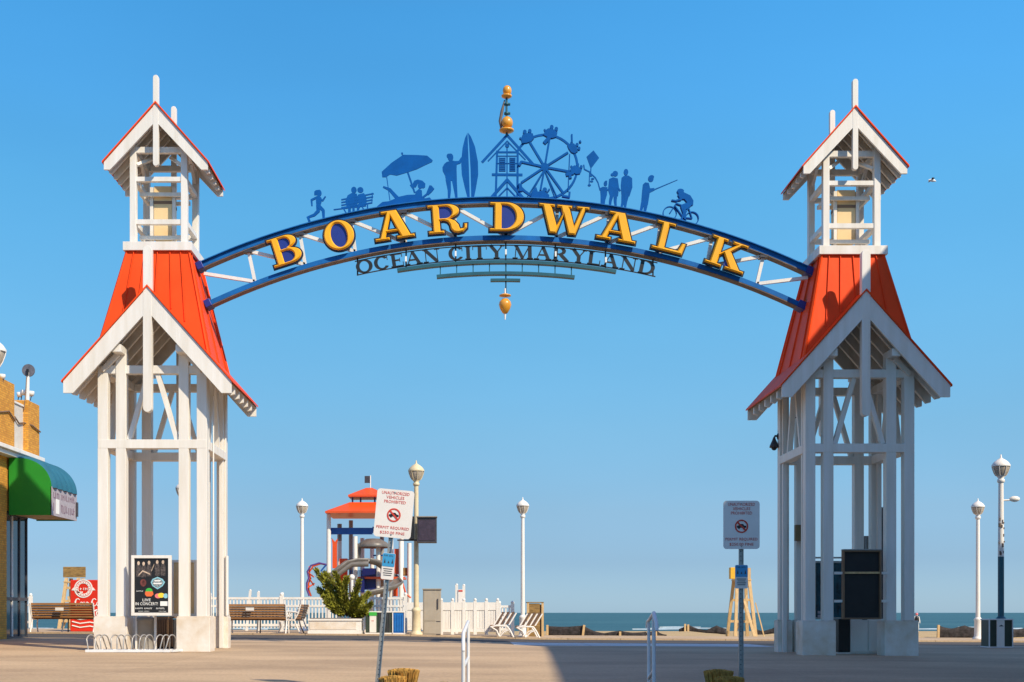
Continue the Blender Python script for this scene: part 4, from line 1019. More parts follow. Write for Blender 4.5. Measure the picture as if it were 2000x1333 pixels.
# teal map kiosk behind
Y = 25.5
t = thing('map_kiosk', (WX(1618, Y), Y, gz(7, Y)), 'dark teal glazed map kiosk seen behind the left legs of the right tower', 'kiosk')
MB().bb(WX(1594, Y), WX(1644, Y), Y, Y + .15, WZ(1206, Y), WZ(1100, Y)).build('panel', 'kiosk', t)
b = MB(); xa, xb = WX(1592, Y), WX(1646, Y)
b.bb(xa, xb, Y - .02, Y + .17, WZ(1100, Y), WZ(1096, Y)); b.bb(xa, xb, Y - .02, Y + .17, WZ(1210, Y), WZ(1206, Y)); b.bb(xa - .03, xa, Y - .02, Y + .17, gz(7, Y), WZ(1096, Y)); b.bb(xb, xb + .03, Y - .02, Y + .17, gz(7, Y), WZ(1096, Y))
b.build('frame', 'steel', t); MB().bb(xa - .1, xb + .5, Y + .02, Y + .1, WZ(1091, Y), WZ(1088, Y)).build('top_rail', 'steel', t)
b = MB(); b.bb(WX(1597, Y), WX(1611, Y), Y - .006, Y - .001, WZ(1199, Y), WZ(1194, Y)); b.bb(WX(1597, Y), WX(1611, Y), Y - .006, Y - .001, WZ(1206, Y), WZ(1201, Y)); b.build('caption_strip', 'valance', t)
# cabinet and dark opening inside the right tower
Y = 23.9; zg = gz(7.5, Y)
t = thing('utility_cabinet', (WX(1692, Y), Y, zg), 'pale grey double door utility cabinet on the ground inside the right tower', 'cabinet')
xa, xb, xm = WX(1661, Y), WX(1728, Y), WX(1695, Y)
MB().bb(xa, xb, Y, Y + .5, zg, WZ(1209, Y)).build('body', 'white', t, bevel=.01)
for (a, c) in ((xa + .015, xm - .008), (xm + .008, xb - .015)): MB().bb(a, c, Y - .02, Y - .001, zg + .04, WZ(1212, Y)).build('door', 'white', t, bevel=.006)
MB().bb(WX(1683, Y), WX(1693, Y), Y - .028, Y - .02, WZ(1211, Y), WZ(1207, Y)).build('latch', 'dkgrey', t)
t = thing('dark_opening_box', (WX(1649, Y), Y, zg), 'black box standing in for the dark opening beside the grey cabinet inside the right tower', 'cabinet')
MB().bb(WX(1638, Y), WX(1660, Y), Y, Y + .4, zg + .03, WZ(1209, Y)).build('body', 'black', t, bevel=.008)  # solid black box put in where the opening is only dark
MB().bb(WX(1637, Y), WX(1661, Y), Y - .01, Y + .41, zg, zg + .03).build('plinth', 'white', t)
# security camera
Y = 25.0
t = thing('security_camera', W(1520, 850, Y), 'small grey dome security camera hanging from a bracket on the right tower', 'security camera')
p = W(1512, 866, Y)
b = MB(); b.lathe(p, [(0, .13), (.02, .12), (.04, .06), (.09, -.05), (.095, -.09), (0, -.09)], 20); b.build('housing', 'dkgrey', t)
MB().ball(p + Vector((0, 0, -.09)), .06, 14).build('dome', 'black', t)
MB().tube([W(1528, 853, Y), W(1522, 852, Y), W(1514, 852, Y), p + Vector((0, 0, .1))], .022).build('bracket', 'dkgrey', t)
MB().ball(W(1522, 853, Y), .07, 12, (0.8, 0.8, 1.2)).build('mount', 'black', t)
MB().tube([W(1560, 816, Y - .1), W(1533, 816, Y - .1), W(1524, 822, Y), W(1520, 845, Y)], .012, 6).build('cable', 'black', t)
# junction box and conduit
Y = 24.75
t = thing('junction_box', W(1562, 1058, Y), 'brown electrical junction box with conduit on a back post of the right tower', 'junction box')
MB().bb(WX(1552, Y), WX(1572, Y), Y - .1, Y + .04, WZ(1057, Y), WZ(1026, Y)).build('box', mat('ochre box', (.20, .14, .06), .5, .1, 4), t, bevel=.006)
MB().tube([(WX(1569, Y), Y - .02, WZ(1057, Y)), (WX(1569, Y), Y - .02, gz(7, Y))], .02, 8).build('conduit', 'dkgrey', t)
# speaker cabinet behind right tower, dark panel
Y = 26.2
t = thing('equipment_box', W(1694, 1080, Y), 'grey ribbed equipment housing on a post behind the black display case', 'equipment box')
MB().bb(WX(1673, Y), WX(1708, Y), Y, Y + .3, WZ(1090, Y), WZ(1047, Y)).build('housing', 'grey', t, bevel=.01)
b = MB()
for i in range(5): b.bb(WX(1675 + 7 * i, Y), WX(1678 + 7 * i, Y), Y - .015, Y - .001, WZ(1088, Y), WZ(1050, Y))
b.build('ribs', 'steel', t); MB().bb(WX(1688, Y), WX(1694, Y), Y + .1, Y + .2, gz(8, Y), WZ(1090, Y)).build('post', 'steel', t)
t = thing('slim_banner', W(1727, 1205, 25.6), 'slim dark grey panel standing behind the right legs of the right tower', 'panel')
MB().bb(WX(1722, 25.6), WX(1733, 25.6), 25.6, 25.66, gz(8, 25.6), WZ(993, 25.6)).build('panel', 'dkgrey', t); MB().bb(WX(1721, 25.6), WX(1734, 25.6), 25.59, 25.67, WZ(993, 25.6), WZ(991, 25.6)).build('cap', 'steel', t)
# conduit lines on left tower
t = thing('conduit', (WX(409, 23.6), 23.6, .66), 'thin white cable conduit clipped along the right legs of the left tower', 'conduit')
b = MB(); b.tube([(CXL + 1.05, 23.5, .7), (CXL + 1.05, 23.5, 4.9)], .015, 6); b.tube([(CXL + 1.055, 24.83, .7), (CXL + 1.055, 24.83, 1.9)], .03, 6)
b.build('pipe', 'white', t)

# ================================================================ STREET SIGNS
def street_sign(px, lean, label, Yb, zc_, cxoff, wS, hS, zsub, wsub, hsub):
    base = Vector((px, Yb, -0.85))
    t = thing('no_vehicles_sign', base, label, 'street sign', 'vehicle prohibition signs on poles')
    X, Yy, Z0 = base
    # u-channel pole
    b = MB(); b.bb(X - .022, X + .022, Yy, Yy + .006, Z0, Z0 + 2.75)
    for e in (-1, 1): b.bb(X + e * .022 - .003, X + e * .022 + .003, Yy - .02, Yy + .0, Z0, Z0 + 2.75)
    pole = b.build('pole', 'steel', t)
    b = MB()
    for k in range(40): b.cyl((X, Yy - .001, Z0 + .5 + k * .05), (X, Yy - .0025, Z0 + .5 + k * .05), .006, n=8)
    b.build('pole_holes', 'dkgrey', pole)
    def rr(cx, cz, w, h, r, n=5):
        pts = []
        for (sx, sz, a0) in ((1, 1, 0), (-1, 1, 90), (-1, -1, 180), (1, -1, 270)):
            for i in range(n + 1):
                a = R(a0 + 90 * i / n); pts.append((cx + sx * (w / 2 - r) + r * math.cos(a), cz + sz * (h / 2 - r) + r * math.sin(a)))
        return pts
    cx_ = X + cxoff; cz = Z0 + zc_
    pn = MB().prism(rr(cx_, cz, wS, hS, .035), Yy - .03, Yy - .026).build('sign_panel', 'signwhite', t)
    b = MB(); y = Yy - .0305
    for (tx, v, h, wd) in (('UNAUTHORIZED', .075, .062, .74), ('VEHICLES', .165, .062, .48), ('PROHIBITED', .255, .062, .58), ('PERMIT REQUIRED', .80, .066, .88), ('$250.00 FINE', .905, .066, .66)):
        b.text(tx, cx_, cz + hS * (.5 - v), h * hS, wd * wS, y, .002)
    # prohibition ring and slash
    c = (cx_, cz - hS * .03); ro, ri = .185 * wS, .145 * wS; n = 32
    for i in range(n):
        a, e = 2 * math.pi * i / n, 2 * math.pi * (i + 1) / n
        b.prism([(c[0] + ro * math.cos(a), c[1] + ro * math.sin(a)), (c[0] + ro * math.cos(e), c[1] + ro * math.sin(e)), (c[0] + ri * math.cos(e), c[1] + ri * math.sin(e)), (c[0] + ri * math.cos(a), c[1] + ri * math.sin(a))], y - .003, y)
    b.beam((c[0] - ri * .75, y - .003, c[1] + ri * .75), (c[0] + ri * .75, y - .003, c[1] - ri * .75), .018, .003, (0, 1, 0))
    b.build('sign_lettering', 'signred', pn)
    k = wS * .13
    car = [(c[0] + u * k, c[1] + v * k) for u, v in ((-1, -.3), (-1, .1), (-.6, .2), (-.35, .5), (.3, .5), (.55, .2), (1, .1), (1, -.3))]
    b = MB().prism(car, y - .002, y); 
    for e in (-.55, .55): b.cyl((c[0] + e * k, y - .0025, c[1] - .3 * k), (c[0] + e * k, y, c[1] - .3 * k), .24 * k, n=12)
    b.build('car_symbol', 'black', pn)
    zs = Z0 + zsub
    sp = MB().prism(rr(X, zs, wsub, hsub, .015), Yy - .028, Yy - .0245).build('sub_panel', 'signwhite', t)
    MB().prism(rr(X, zs + hsub * .24, wsub * .97, hsub * .50, .012), Yy - .031, Yy - .0285).build('blue_field', 'signblue', sp)
    b = MB()
    b.marks(X - wsub * .38, X + wsub * .38, zs + hsub * .37, zs + hsub * .44, Yy - .0312, .002, 2, 3, 4)
    for i, u in enumerate((-.3, 0, .3)):
        b.prism([(X + (u - .07) * wsub, zs + hsub * .12), (X + (u + .07) * wsub, zs + hsub * .12), (X + u * wsub, zs + hsub * (.3 if i != 1 else .22))], Yy - .033, Yy - .031)
    for i in range(4): b.bb(X - wsub * (.36 - .05 * (i % 2)), X + wsub * (.36 - .05 * (i % 2)), Yy - .0305, Yy - .0285, zs - hsub * (.10 + .08 * i) - .004, zs - hsub * (.10 + .08 * i) + .004)
    b.build('sub_lettering', 'dkgrey', sp)
    b = MB()
    for zz in (cz + hS * .44, cz - hS * .44): b.cyl((X, Yy - .034, zz), (X, Yy - .03, zz), .009, n=8)
    b.build('bolts', 'steel', pn)
    t.rotation_euler.y = R(lean)
    return t
Yb = 13.0
street_sign(-0.985, 5.3, 'leaning UNAUTHORIZED VEHICLES PROHIBITED sign on a steel pole before the playground', Yb, 2.66, 0.01, 0.395, 0.51, 2.10, .135, .28)
street_sign(WX(1447, Yb), 0.0, 'upright shaded UNAUTHORIZED VEHICLES PROHIBITED sign near the right tower', Yb, WZ(1026, Yb) + .85, 0, 0.385, 0.512, WZ(1127, Yb) + .85, .135, .25)

# ================================================================ HANDRAILS on the steps
def handrail(name_label, Xn, Yn, Xf, Yf, ztf, ztn, zlf, zln, hook):
    t = thing('handrail', (Xn, Yn, -0.7), name_label, 'handrail', 'white pipe handrails on the steps')
    r = .018
    MB().tube([(Xf, Yf, gz(0, 14) - .04), (Xf, Yf, ztf)], r, 12).build('post', 'pipe', t)
    MB().tube([(Xn, Yn, -.85), (Xn, Yn, ztn)], r, 12).build('post', 'pipe', t)
    MB().tube([(Xf, Yf + .12, ztf - .06), (Xf, Yf + .1, ztf - .01), (Xf, Yf + .05, ztf + .02), (Xf, Yf, ztf + .02), (Xn, Yn, ztn + .01), (Xn, Yn - .15, ztn - .08), (Xn, Yn - .17, ztn - .15)], r, 12).build('top_rail', 'pipe', t)
    MB().tube([(Xf, Yf, zlf), (Xn, Yn, zln)], r * .9, 12).build('lower_rail', 'pipe', t)
handrail('white pipe handrail on the steps in the sun, left of the pair', WX(905, 11.6), 11.6, WX(914.5, 13.7), 13.7, WZ(1218, 13.7), WZ(1240, 11.6), WZ(1285, 13.7), WZ(1303, 11.6), 1)
handrail('white pipe handrail on the steps in the shade, right of the pair', WX(1277, 11.2), 11.2, WX(1267, 13.7), 13.7, WZ(1216, 13.7), WZ(1200, 11.2), WZ(1325, 13.7), WZ(1310, 11.2), 1)

# ================================================================ GRASS STUBBLE CLUMPS at the bottom edge
def straw_clump(px0, px1, pytop, Y, label, seed):
    rnd = random.Random(seed)
    xa, xb = WX(px0, Y), WX(px1, Y); zt = WZ(pytop, Y); w = xb - xa; cx_ = (xa + xb) / 2
    t = thing('cut_grass_clump', (cx_, Y, zt - .32), label, 'grass clump', 'cut back ornamental grass clumps by the steps')
    b = MB()
    for i in range(900):
        a = rnd.uniform(0, 2 * math.pi); q = math.sqrt(rnd.random())
        bx, by = cx_ + q * w * .30 * math.cos(a), Y + q * w * .3 * math.sin(a)
        tx, ty = cx_ + q * w * .5 * math.cos(a), Y + q * w * .5 * math.sin(a)
        zz = zt - .025 * rnd.random() - .02 * q * q
        s_w = rnd.uniform(.004, .008); d = rnd.uniform(0, math.pi)
        dx, dy = s_w * math.cos(d), s_w * math.sin(d)
        b.add([(bx - dx, by - dy, zt - .32), (bx + dx, by + dy, zt - .32), (tx + dx, ty + dy, zz), (tx - dx, ty - dy, zz)], [(0, 1, 2, 3)])
    b.build('stubble', 'straw', t, fix=False)
def planter_bed(name, xc, Y, w, d, ztop, label):
    t = thing(name, (xc, Y, -.85), label, 'planter', 'planting beds beside the steps')
    rnd = random.Random(int(xc * 100))
    MB().bb(xc - w / 2, xc + w / 2, Y - d / 2, Y + d / 2, -.85, ztop - .03).build('soil', 'soil', t)
    b = MB()
    n = int(w / .16)
    for i in range(n):
        for yy in (Y + d / 2 - .04,):
            x = xc - w / 2 + w * (i + .5) / n
            b.ball((x, yy, ztop - .05 + rnd.uniform(-.02, .01)), .09, 10, (rnd.uniform(.8, 1.15), .7, rnd.uniform(.35, .6)))
    b.build('edging_stones', 'stone', t)
planter_bed('planting_bed', WX(785, 13.0), 13.0, 1.05, 1.3, WZ(1331, 13.5), 'low planting bed with mulch and rocks, sunlit, beside the leaning sign')
planter_bed('planting_bed', WX(1420, 13.0), 13.0, 1.15, 1.3, WZ(1334, 13.5), 'low planting bed with mulch, shaded, beside the upright sign')
straw_clump(757, 820, 1305, 13.2, 'tall tuft of cut straw coloured grass beside the leaning sign', 1)
straw_clump(740, 795, 1319, 12.8, 'short tuft of cut straw coloured grass at the foot of the leaning pole', 2)
straw_clump(1374, 1432, 1307, 13.2, 'tall shaded tuft of cut grass left of the upright sign pole', 3)
straw_clump(1396, 1454, 1320, 12.8, 'short shaded tuft of cut grass at the foot of the upright sign pole', 4)

# ================================================================ LAMPS
def lamp(px, Y, H, label, pm='white', low=None, zb=None, hd=1.0, n=20, lowz=0.42, short=None):
    x = WX(px, Y); z = gz(x, Y) if zb is None else zb
    t = thing('street_lamp', (x, Y, z), label, 'street lamp', 'boardwalk street lamps')
    c = Vector((x, Y, z)); k = H / 4.6
    rp = .07 * k
    if short: MB().lathe(c, [(.05, short), (.05, H - .6 * k)], 16).build('pole', pm, t)
    else: MB().lathe(c, [(0, 0), (.17 * k, 0), (.17 * k, .06 * k), (.13 * k, .09 * k), (.115 * k, .14 * k), (.11 * k, .62 * k), (.13 * k, .66 * k), (.11 * k, .70 * k), (rp, .74 * k)], 16).build('base', low or pm, t)
    if short: pass
    elif low:
        MB().lathe(c, [(rp, .74 * k), (rp, H * lowz)], 16).build('lower_pole', low, t)
        MB().lathe(c, [(rp, H * lowz), (rp * .82, H - .60 * k)], 16).build('pole', pm, t)
    else:
        MB().lathe(c, [(rp, .74 * k), (rp * .82, H - .60 * k)], 16).build('pole', pm, t)
    hz = H - .62 * k
    hp = MB().lathe(c, [(rp * .82, hz - .06), (.085 * k, hz - .04), (.085 * k, hz + .02), (.06 * k, hz + .05), (.1 * k * hd, hz + .1 * k), (.12 * k * hd, hz + .13 * k)], 20).build('collar', pm, t)
    MB().lathe(c, [(.11 * k * hd, hz + .11 * k), (.15 * k * hd, hz + .18 * k), (.185 * k * hd, hz + .28 * k), (.195 * k * hd, hz + .34 * k)], 20).build('globe', 'lampglass', t)
    b = MB()
    for i in range(8):
        a = math.pi / 4 * i + .2
        b.tube([c + Vector((r * 1.02 * k * hd * math.cos(a), r * 1.02 * k * hd * math.sin(a), hz + zz * k)) for r, zz in ((.115, .11), (.155, .18), (.19, .28), (.20, .34))], .008 * k, 6)
    b.build('cage', pm, t)
    MB().lathe(c, [(.21 * k * hd, hz + .33 * k), (.215 * k * hd, hz + .36 * k), (.17 * k * hd, hz + .43 * k), (.10 * k * hd, hz + .49 * k), (.03 * k, hz + .53 * k), (.02 * k, hz + .56 * k), (.012 * k, H), (0, H)], 20).build('cap', pm, t)
    return t, c
lamp(813, 36.0, 5.15, 'cream street lamp carrying the dark message box, beside the grey cabinet', 'cream')
lamp(590, 40.0, 4.35, 'white street lamp standing behind the picket fence left of the playground')
lamp(1021, 38.0, 4.35, 'white street lamp by the slatted benches and the wooden box', zb=gz(2, 38) - .0)
lamp(1910, 38.5, 4.45, 'slim white street lamp on the far right by the black sand fence')
t, c = lamp(1955, 29.6, 4.66, 'street lamp with dark teal lower pole and a side camera, at the right edge', 'white', low='teal', lowz=.47)
b = MB(); zc = c.z + WZ(975, 29.6) - c.z
b.tube([Vector((c.x, c.y, WZ(978, 29.6))), Vector((c.x + .22, c.y, WZ(977, 29.6)))], .02, 8); b.build('camera_arm', 'white', t)
MB().ball((c.x + .33, c.y, WZ(975, 29.6)), .13, 14, (1, .6, .55)).build('camera_head', 'white', t)
b = MB(); rnd = random.Random(5)
for i in range(14):
    a = rnd.uniform(-2.6, -.6); z = WZ(rnd.uniform(1010, 1085), 29.6); r = .068
    MB().box((c.x + r * math.cos(a), c.y + r * math.sin(a), z), (rnd.uniform(.02, .045), .02, rnd.uniform(.03, .1))).build('peeling_sticker', 'brown_steel', t)
lamp(357, 35.0, 4.45, 'white street lamp mostly hidden behind the front legs of the left tower', zb=gz(-8, 35))
tl, _c = lamp(-17, 28.8, 7.35, 'large white roof lantern above the brick pier, cut off by the left edge', zb=0.0, short=6.3)
tl.name = 'roof_lantern'; tl['category'] = 'lantern'; del tl['group']

# message box on the cream lamp
Y = 35.6
t = thing('message_box', W(813, 1060, Y), 'dark two sided message box clamped on the cream lamp post', 'message sign')
rz = Matrix.Rotation(R(-8), 3, 'Z')
b = MB(); x0, x1, z0, z1 = WX(815, Y), WX(853, Y), WZ(1061, Y), WZ(1012, Y)
xc, zc = (x0 + x1) / 2, (z0 + z1) / 2
b.box((xc, Y, zc), (x1 - x0, .35, z1 - z0)); b.build('housing', 'dkgrey', t, bevel=.01)
MB().box((xc, Y - .18, zc), (x1 - x0 - .08, .012, z1 - z0 - .14)).build('screen', mat('unlit screen', (.06, .04, .06), .25, .2, 9), t)
MB().box((xc, Y - .02, z1 + .02), (x1 - x0 + .03, .42, .03)).build('hood', 'grey', t)
MB().bb(WX(799, Y), WX(809, Y), Y - .2, Y + .2, WZ(1054, Y), WZ(1010, Y)).build('rear_box', 'black', t); MB().bb(WX(776, Y), WX(853, Y), Y - .03, Y + .03, WZ(1057, Y), WZ(1054, Y)).build('mounting_bar', 'dkgrey', t)

# ================================================================ LEFT BUILDING with awning
t = thing('shop_building', (-11.15, 30, gz(-11, 30)), 'ochre brick shop with cream parapet panels and glass front at the left edge', 'building')
zb = gz(-11, 30) - .05; XW = -11.15
def pz(px): return -XW * F / (VX - px)     # depth of a pixel column on the wall plane
MB().bb(-17, XW, 22.0, pz(13), zb, 4.55).build('wall', 'brickcol', t)
MB().bb(-17, XW - .02, pz(13) + .002, pz(58), 3.25, 4.55).build('wall', 'brickcol', t)
MB().bb(-17, XW - .6, pz(13) + .004, pz(58), zb, 3.248).build('shop_interior', 'stucco', t)
MB().bb(-17.05, XW + .22, 21.9, 31.75, 4.552, 4.66).build('cornice', 'white', t, bevel=.01); MB().bb(-17.02, XW + .30, 21.85, 31.8, 4.662, 4.76).build('cornice', 'white', t, bevel=.01)
MB().bb(-17, XW + .02, 21.95, 31.6, 4.762, 5.95).build('parapet', 'stucco', t)
MB().bb(-17, XW + .05, 21.95, 31.6, 5.952, 6.0).build('parapet_cap', 'white', t)
for (a, c, zt) in ((26.6, 27.6, 6.05), (28.95, 30.05, 6.35), (31.0, 31.82, 6.13)):
    MB().bb(XW - .7, XW + .15, a, c, 4.765, zt).build('pier', 'brickcol', t, bevel=.01)
# glazed shopfront, three panes and dark mullions
ya, yb2 = pz(14), pz(57)
xg = XW - .08
for k in range(3):
    a = ya + (yb2 - ya) * k / 3; c = ya + (yb2 - ya) * (k + 1) / 3
    wdw = MB().bb(xg - .04, xg + .04, c - .05, c, zb, 3.246).build('mullion', 'dkgrey' if k != 0 else 'white', t)
    MB().bb(xg - .01, xg + .01, a + .002, c - .052, zb + .1, 3.15).build('pane', 'glass', t)
MB().bb(xg - .05, xg + .05, ya, yb2, 1.05, 1.13).build('transom', 'dkgrey', t); MB().bb(xg - .05, xg + .05, ya, yb2, zb, zb + .1).build('sill', 'dkgrey', t); MB().bb(xg - .05, xg + .05, ya, yb2, 3.15, 3.245).build('head', 'dkgrey', t)
MB().bb(-16, xg - .04, yb2 - .0, yb2 + .06, zb, 3.246).build('end_frame', 'dkgrey', t)
# awning
aw = thing('awning', (XW, 31, 3.1), 'rounded awning with green end and teal ribbed top over the shop door', 'awning')
y0, y1 = 30.0, 31.95; X0 = XW + .03; X1 = -10.08; Zt, Zs, Zb_ = 4.54, 3.82, 3.14
def prof(k=0.0, n=14):
    pts = []
    for i in range(n + 1):
        a = R(90 * (1 - i / n)); pts.append((X0 + (X1 - X0) * (.25 + (.75 + k) * math.cos(a)), Zs + (Zt - Zs + k) * math.sin(a)))
    return pts
pr = prof()
MB().prism([(X0, Zb_), (X0, Zt)] + pr + [(X1, Zb_)], y0, y0 + .02).build('green_end', 'green', aw)
MB().prism([(X0, Zb_), (X0, Zt)] + pr + [(X1, Zb_)], y1 - .02, y1).build('far_end', 'green', aw)
b = MB(); full = [(X0, Zt)] + pr
vs = []
nk = 29
for j in range(nk):
    u = j / (nk - 1); yy = y0 + .021 + (y1 - y0 - .042) * u; bulge = .07 * abs(math.sin(u * math.pi * 5))
    q2 = [(X0, Zt)] + prof(bulge)
    vs += [(p[0], yy, p[1]) for p in q2]
m_ = len(full)
b.add(vs, [(j * m_ + i, j * m_ + i + 1, (j + 1) * m_ + i + 1, (j + 1) * m_ + i) for j in range(nk - 1) for i in range(m_ - 1)], True)
b.build('teal_top', 'tealcan', aw, fix=False)
val = MB().bb(X1 - .02, X1 + .01, y0 - .0, y1, Zb_, Zs + .02).build('valance', 'valance', aw)
MB().bb(X0, X1 - .022, y0 + .021, y1 - .021, Zb_ + .03, Zb_ + .05).build('awning_soffit', 'wood_pale', aw)
# writing on the valance (faces +x): two rows
b = MB(); b.X = Matrix.Translation((X1 + .0105, 0, 0)) @ Matrix.Rotation(R(90), 4, 'Z')
b.marks(y0 + .12, y1 - .1, 3.56, 3.74, 0, .004, 3, 4, 5); b.marks(y0 + .7, y1 - .12, 3.24, 3.46, 0, .004, 2, 9, 5); b.marks(y0 + .1, y0 + .25, 3.24, 3.46, 0, .004, 1, 3, 2)
b.build('valance_lettering', mat('valance writing', (.20, .12, .17), .7, .1, 9), val)
MB().bb(X1 + .011, X1 + .016, y0 + .3, y0 + .55, 3.2, 3.56).build('paper_notice', 'purewhite', val)
MB().bb(X1 + .01, X1 + .05, y1 - .1, y1 + .0, 3.25, 3.62).build('floodlight', 'dkgrey', aw)
# rooftop things
p = W(55, 782, 31.2)
t = thing('roof_vent_dish', p, 'grey round dish on a white pole standing on the brick pier', 'dish')
b = MB(); b.cyl(p + Vector((-.02, 0, 0)), p + Vector((.0, 0, .7)), .05, .035); b.build('pole', 'white', t)
b = MB(); b.cyl(W(55.5, 724, 31.2) + Vector((0, .03, 0)), W(55.5, 724, 31.2) + Vector((0, -.02, 0)), .16, .16, 24); b.build('dish', mat('dull grey dish', (.14, .14, .17), .5, .2, 8), t)
b = MB(); b.beam(W(55, 735, 31.2) + Vector((0, -.05, 0)), W(55, 722, 31.2) + Vector((0, -.05, 0)), .05, .04); b.build('feed', 'black', t)
MB().tube([W(52, 735, 31.1), W(50, 770, 31.05), W(47, 800, 30.95)], .012, 6).build('cable', 'brown', t)
t = thing('roof_floodlights', W(48, 784, 31.4), 'cluster of small white floodlights on the brick pier beside the grey dish', 'floodlights')
b = MB(); 
for (px, py, s2) in ((38, 770, .07), (47, 766, .09), (60, 768, .09)):
    c = W(px, py, 31.4); b.lathe(c, [(0, .05), (s2, .04), (s2, -.02), (s2 * .7, -.08), (0, -.08)], 14); 
b.build('heads', 'white', t)
b = MB()
for px in (37, 43, 57, 62): b.tube([W(px, 771, 31.4), W(px - 2 if px < 50 else px - 3, 783, 31.4)], .012, 6)
b.build('brackets', 'dkgrey', t)
t = thing('roof_floodlights', W(2, 752, 29.3), 'small white floodlight bracket below the large roof lantern at the left edge', 'floodlights')
b = MB()
for px in (-6, 4): b.lathe(W(px, 735, 29.3), [(0, .05), (.08, .04), (.08, -.02), (.05, -.07), (0, -.07)], 14)
b.build('heads', 'white', t)
MB().tube([W(7, 735, 29.3), W(5, 752, 29.3)], .012, 6).build('bracket', 'dkgrey', t)
b = MB(); b.tube([(XW + .17, 29.0, 5.5), (XW + .18, 29.6, 5.62), (XW + .18, 30.0, 5.45), (XW + .06, 30.3, 5.60), (XW + .06, 30.6, 5.48), (XW + .06, 30.95, 5.55), (XW + .18, 31.2, 5.52), (XW + .18, 31.8, 5.44)], .02, 6)
tag(b.build('cable_garland', 'brown', loc=(XW + .1, 30, 5.5)), 'loose brown cable strung along the brick piers of the shop roof', 'cable')

# ================================================================ BENCHES
def bench(px0, px1, Y, label, par=None, grp='boardwalk benches'):
    x0, x1 = WX(px0, Y), WX(px1, Y); z = gz((x0 + x1) / 2, Y) + .02; xc = (x0 + x1) / 2
    t = thing('bench', (xc, Y, z), label, 'bench', grp)
    ww = x1 - x0
    for k in range(6):
        u = k / 5; zz = z + .47 + .36 * u; yy = Y - .02 - .12 * u
        MB().box((xc, yy, zz), (ww - .10, .03, .062), Matrix.Rotation(R(-16), 3, 'X')).build('back_slat', 'wood', t)
    for k in range(5):
        MB().box((xc, Y + .08 + .09 * k, z + .42 - .008 * (2 - abs(k - 2))), (ww - .10, .075, .03)).build('seat_slat', 'wood', t)
    for e in (-1, 0, 1):
        x = xc + e * (ww / 2 - .04)
        b = MB(); rr_ = .022
        b.tube([(x, Y - .17, z + .86), (x, Y - .10, z + .6), (x, Y + .02, z + .40), (x, Y - .06, z + .2), (x, Y - .16, z)], rr_, 8)
        b.tube([(x, Y + .02, z + .395), (x, Y + .48, z + .40)], rr_, 8)
        b.tube([(x, Y + .46, z + .40), (x, Y + .42, z + .2), (x, Y + .50, z)], rr_, 8)
        if e == 0: b = MB()
        if e:
            b.tube([(x, Y - .10, z + .62), (x, Y + .15, z + .66), (x, Y + .42, z + .63), (x, Y + .50, z + .55), (x, Y + .44, z + .47), (x, Y + .38, z + .52)], rr_, 8)
            pts = [(x, Y + .2 + (.1 - .008 * i) * math.cos(i * .7), z + .53 + (.1 - .008 * i) * math.sin(i * .7)) for i in range(10)]
            b.tube(pts, .015, 6)
        else: b.tube([(x, Y + .02, z + .40), (x, Y - .04, z + .2), (x, Y - .14, z)], .02, 6); b.tube([(x, Y + .44, z + .40), (x, Y + .42, z)], .02, 6)
        b.build('end_frame' if e else 'middle_leg', 'white' if e else 'dkgrey', t)
    return t
b1 = bench(445, 562, 35.6, 'brown slatted bench with white iron ends between the left tower and the planter')
b2 = bench(60, 188, 35.6, 'brown slatted bench with white iron ends between the shop and the red vending machine')
b3 = bench(560, 640, 36.3, 'second white ended bench turned end on, right of the long bench', ); b3.rotation_euler.z = R(84); b3.location.x = WX(584, 36.6); b3.location.y = 36.7; b3['label'] = 'white ended bench seen end on in front of the picket fence'
def board_on(px0, px1, py0, py1, Y, label):
    tag(MB().bb(WX(px0, Y), WX(px1, Y), Y - .01, Y + .01, WZ(py1, Y), WZ(py0, Y)).build('memorial_plate', 'white', loc=(WX(px0, Y), Y, WZ(py1, Y))), label, 'plate')
# plates are parts of the benches
for bn_, px in ((b1, 488), (b2, 116)):
    MB().bb(WX(px - 8, 35.4), WX(px + 8, 35.4), 35.39, 35.405, WZ(1193, 35.4), WZ(1187, 35.4)).build('plate', 'white', bn_)
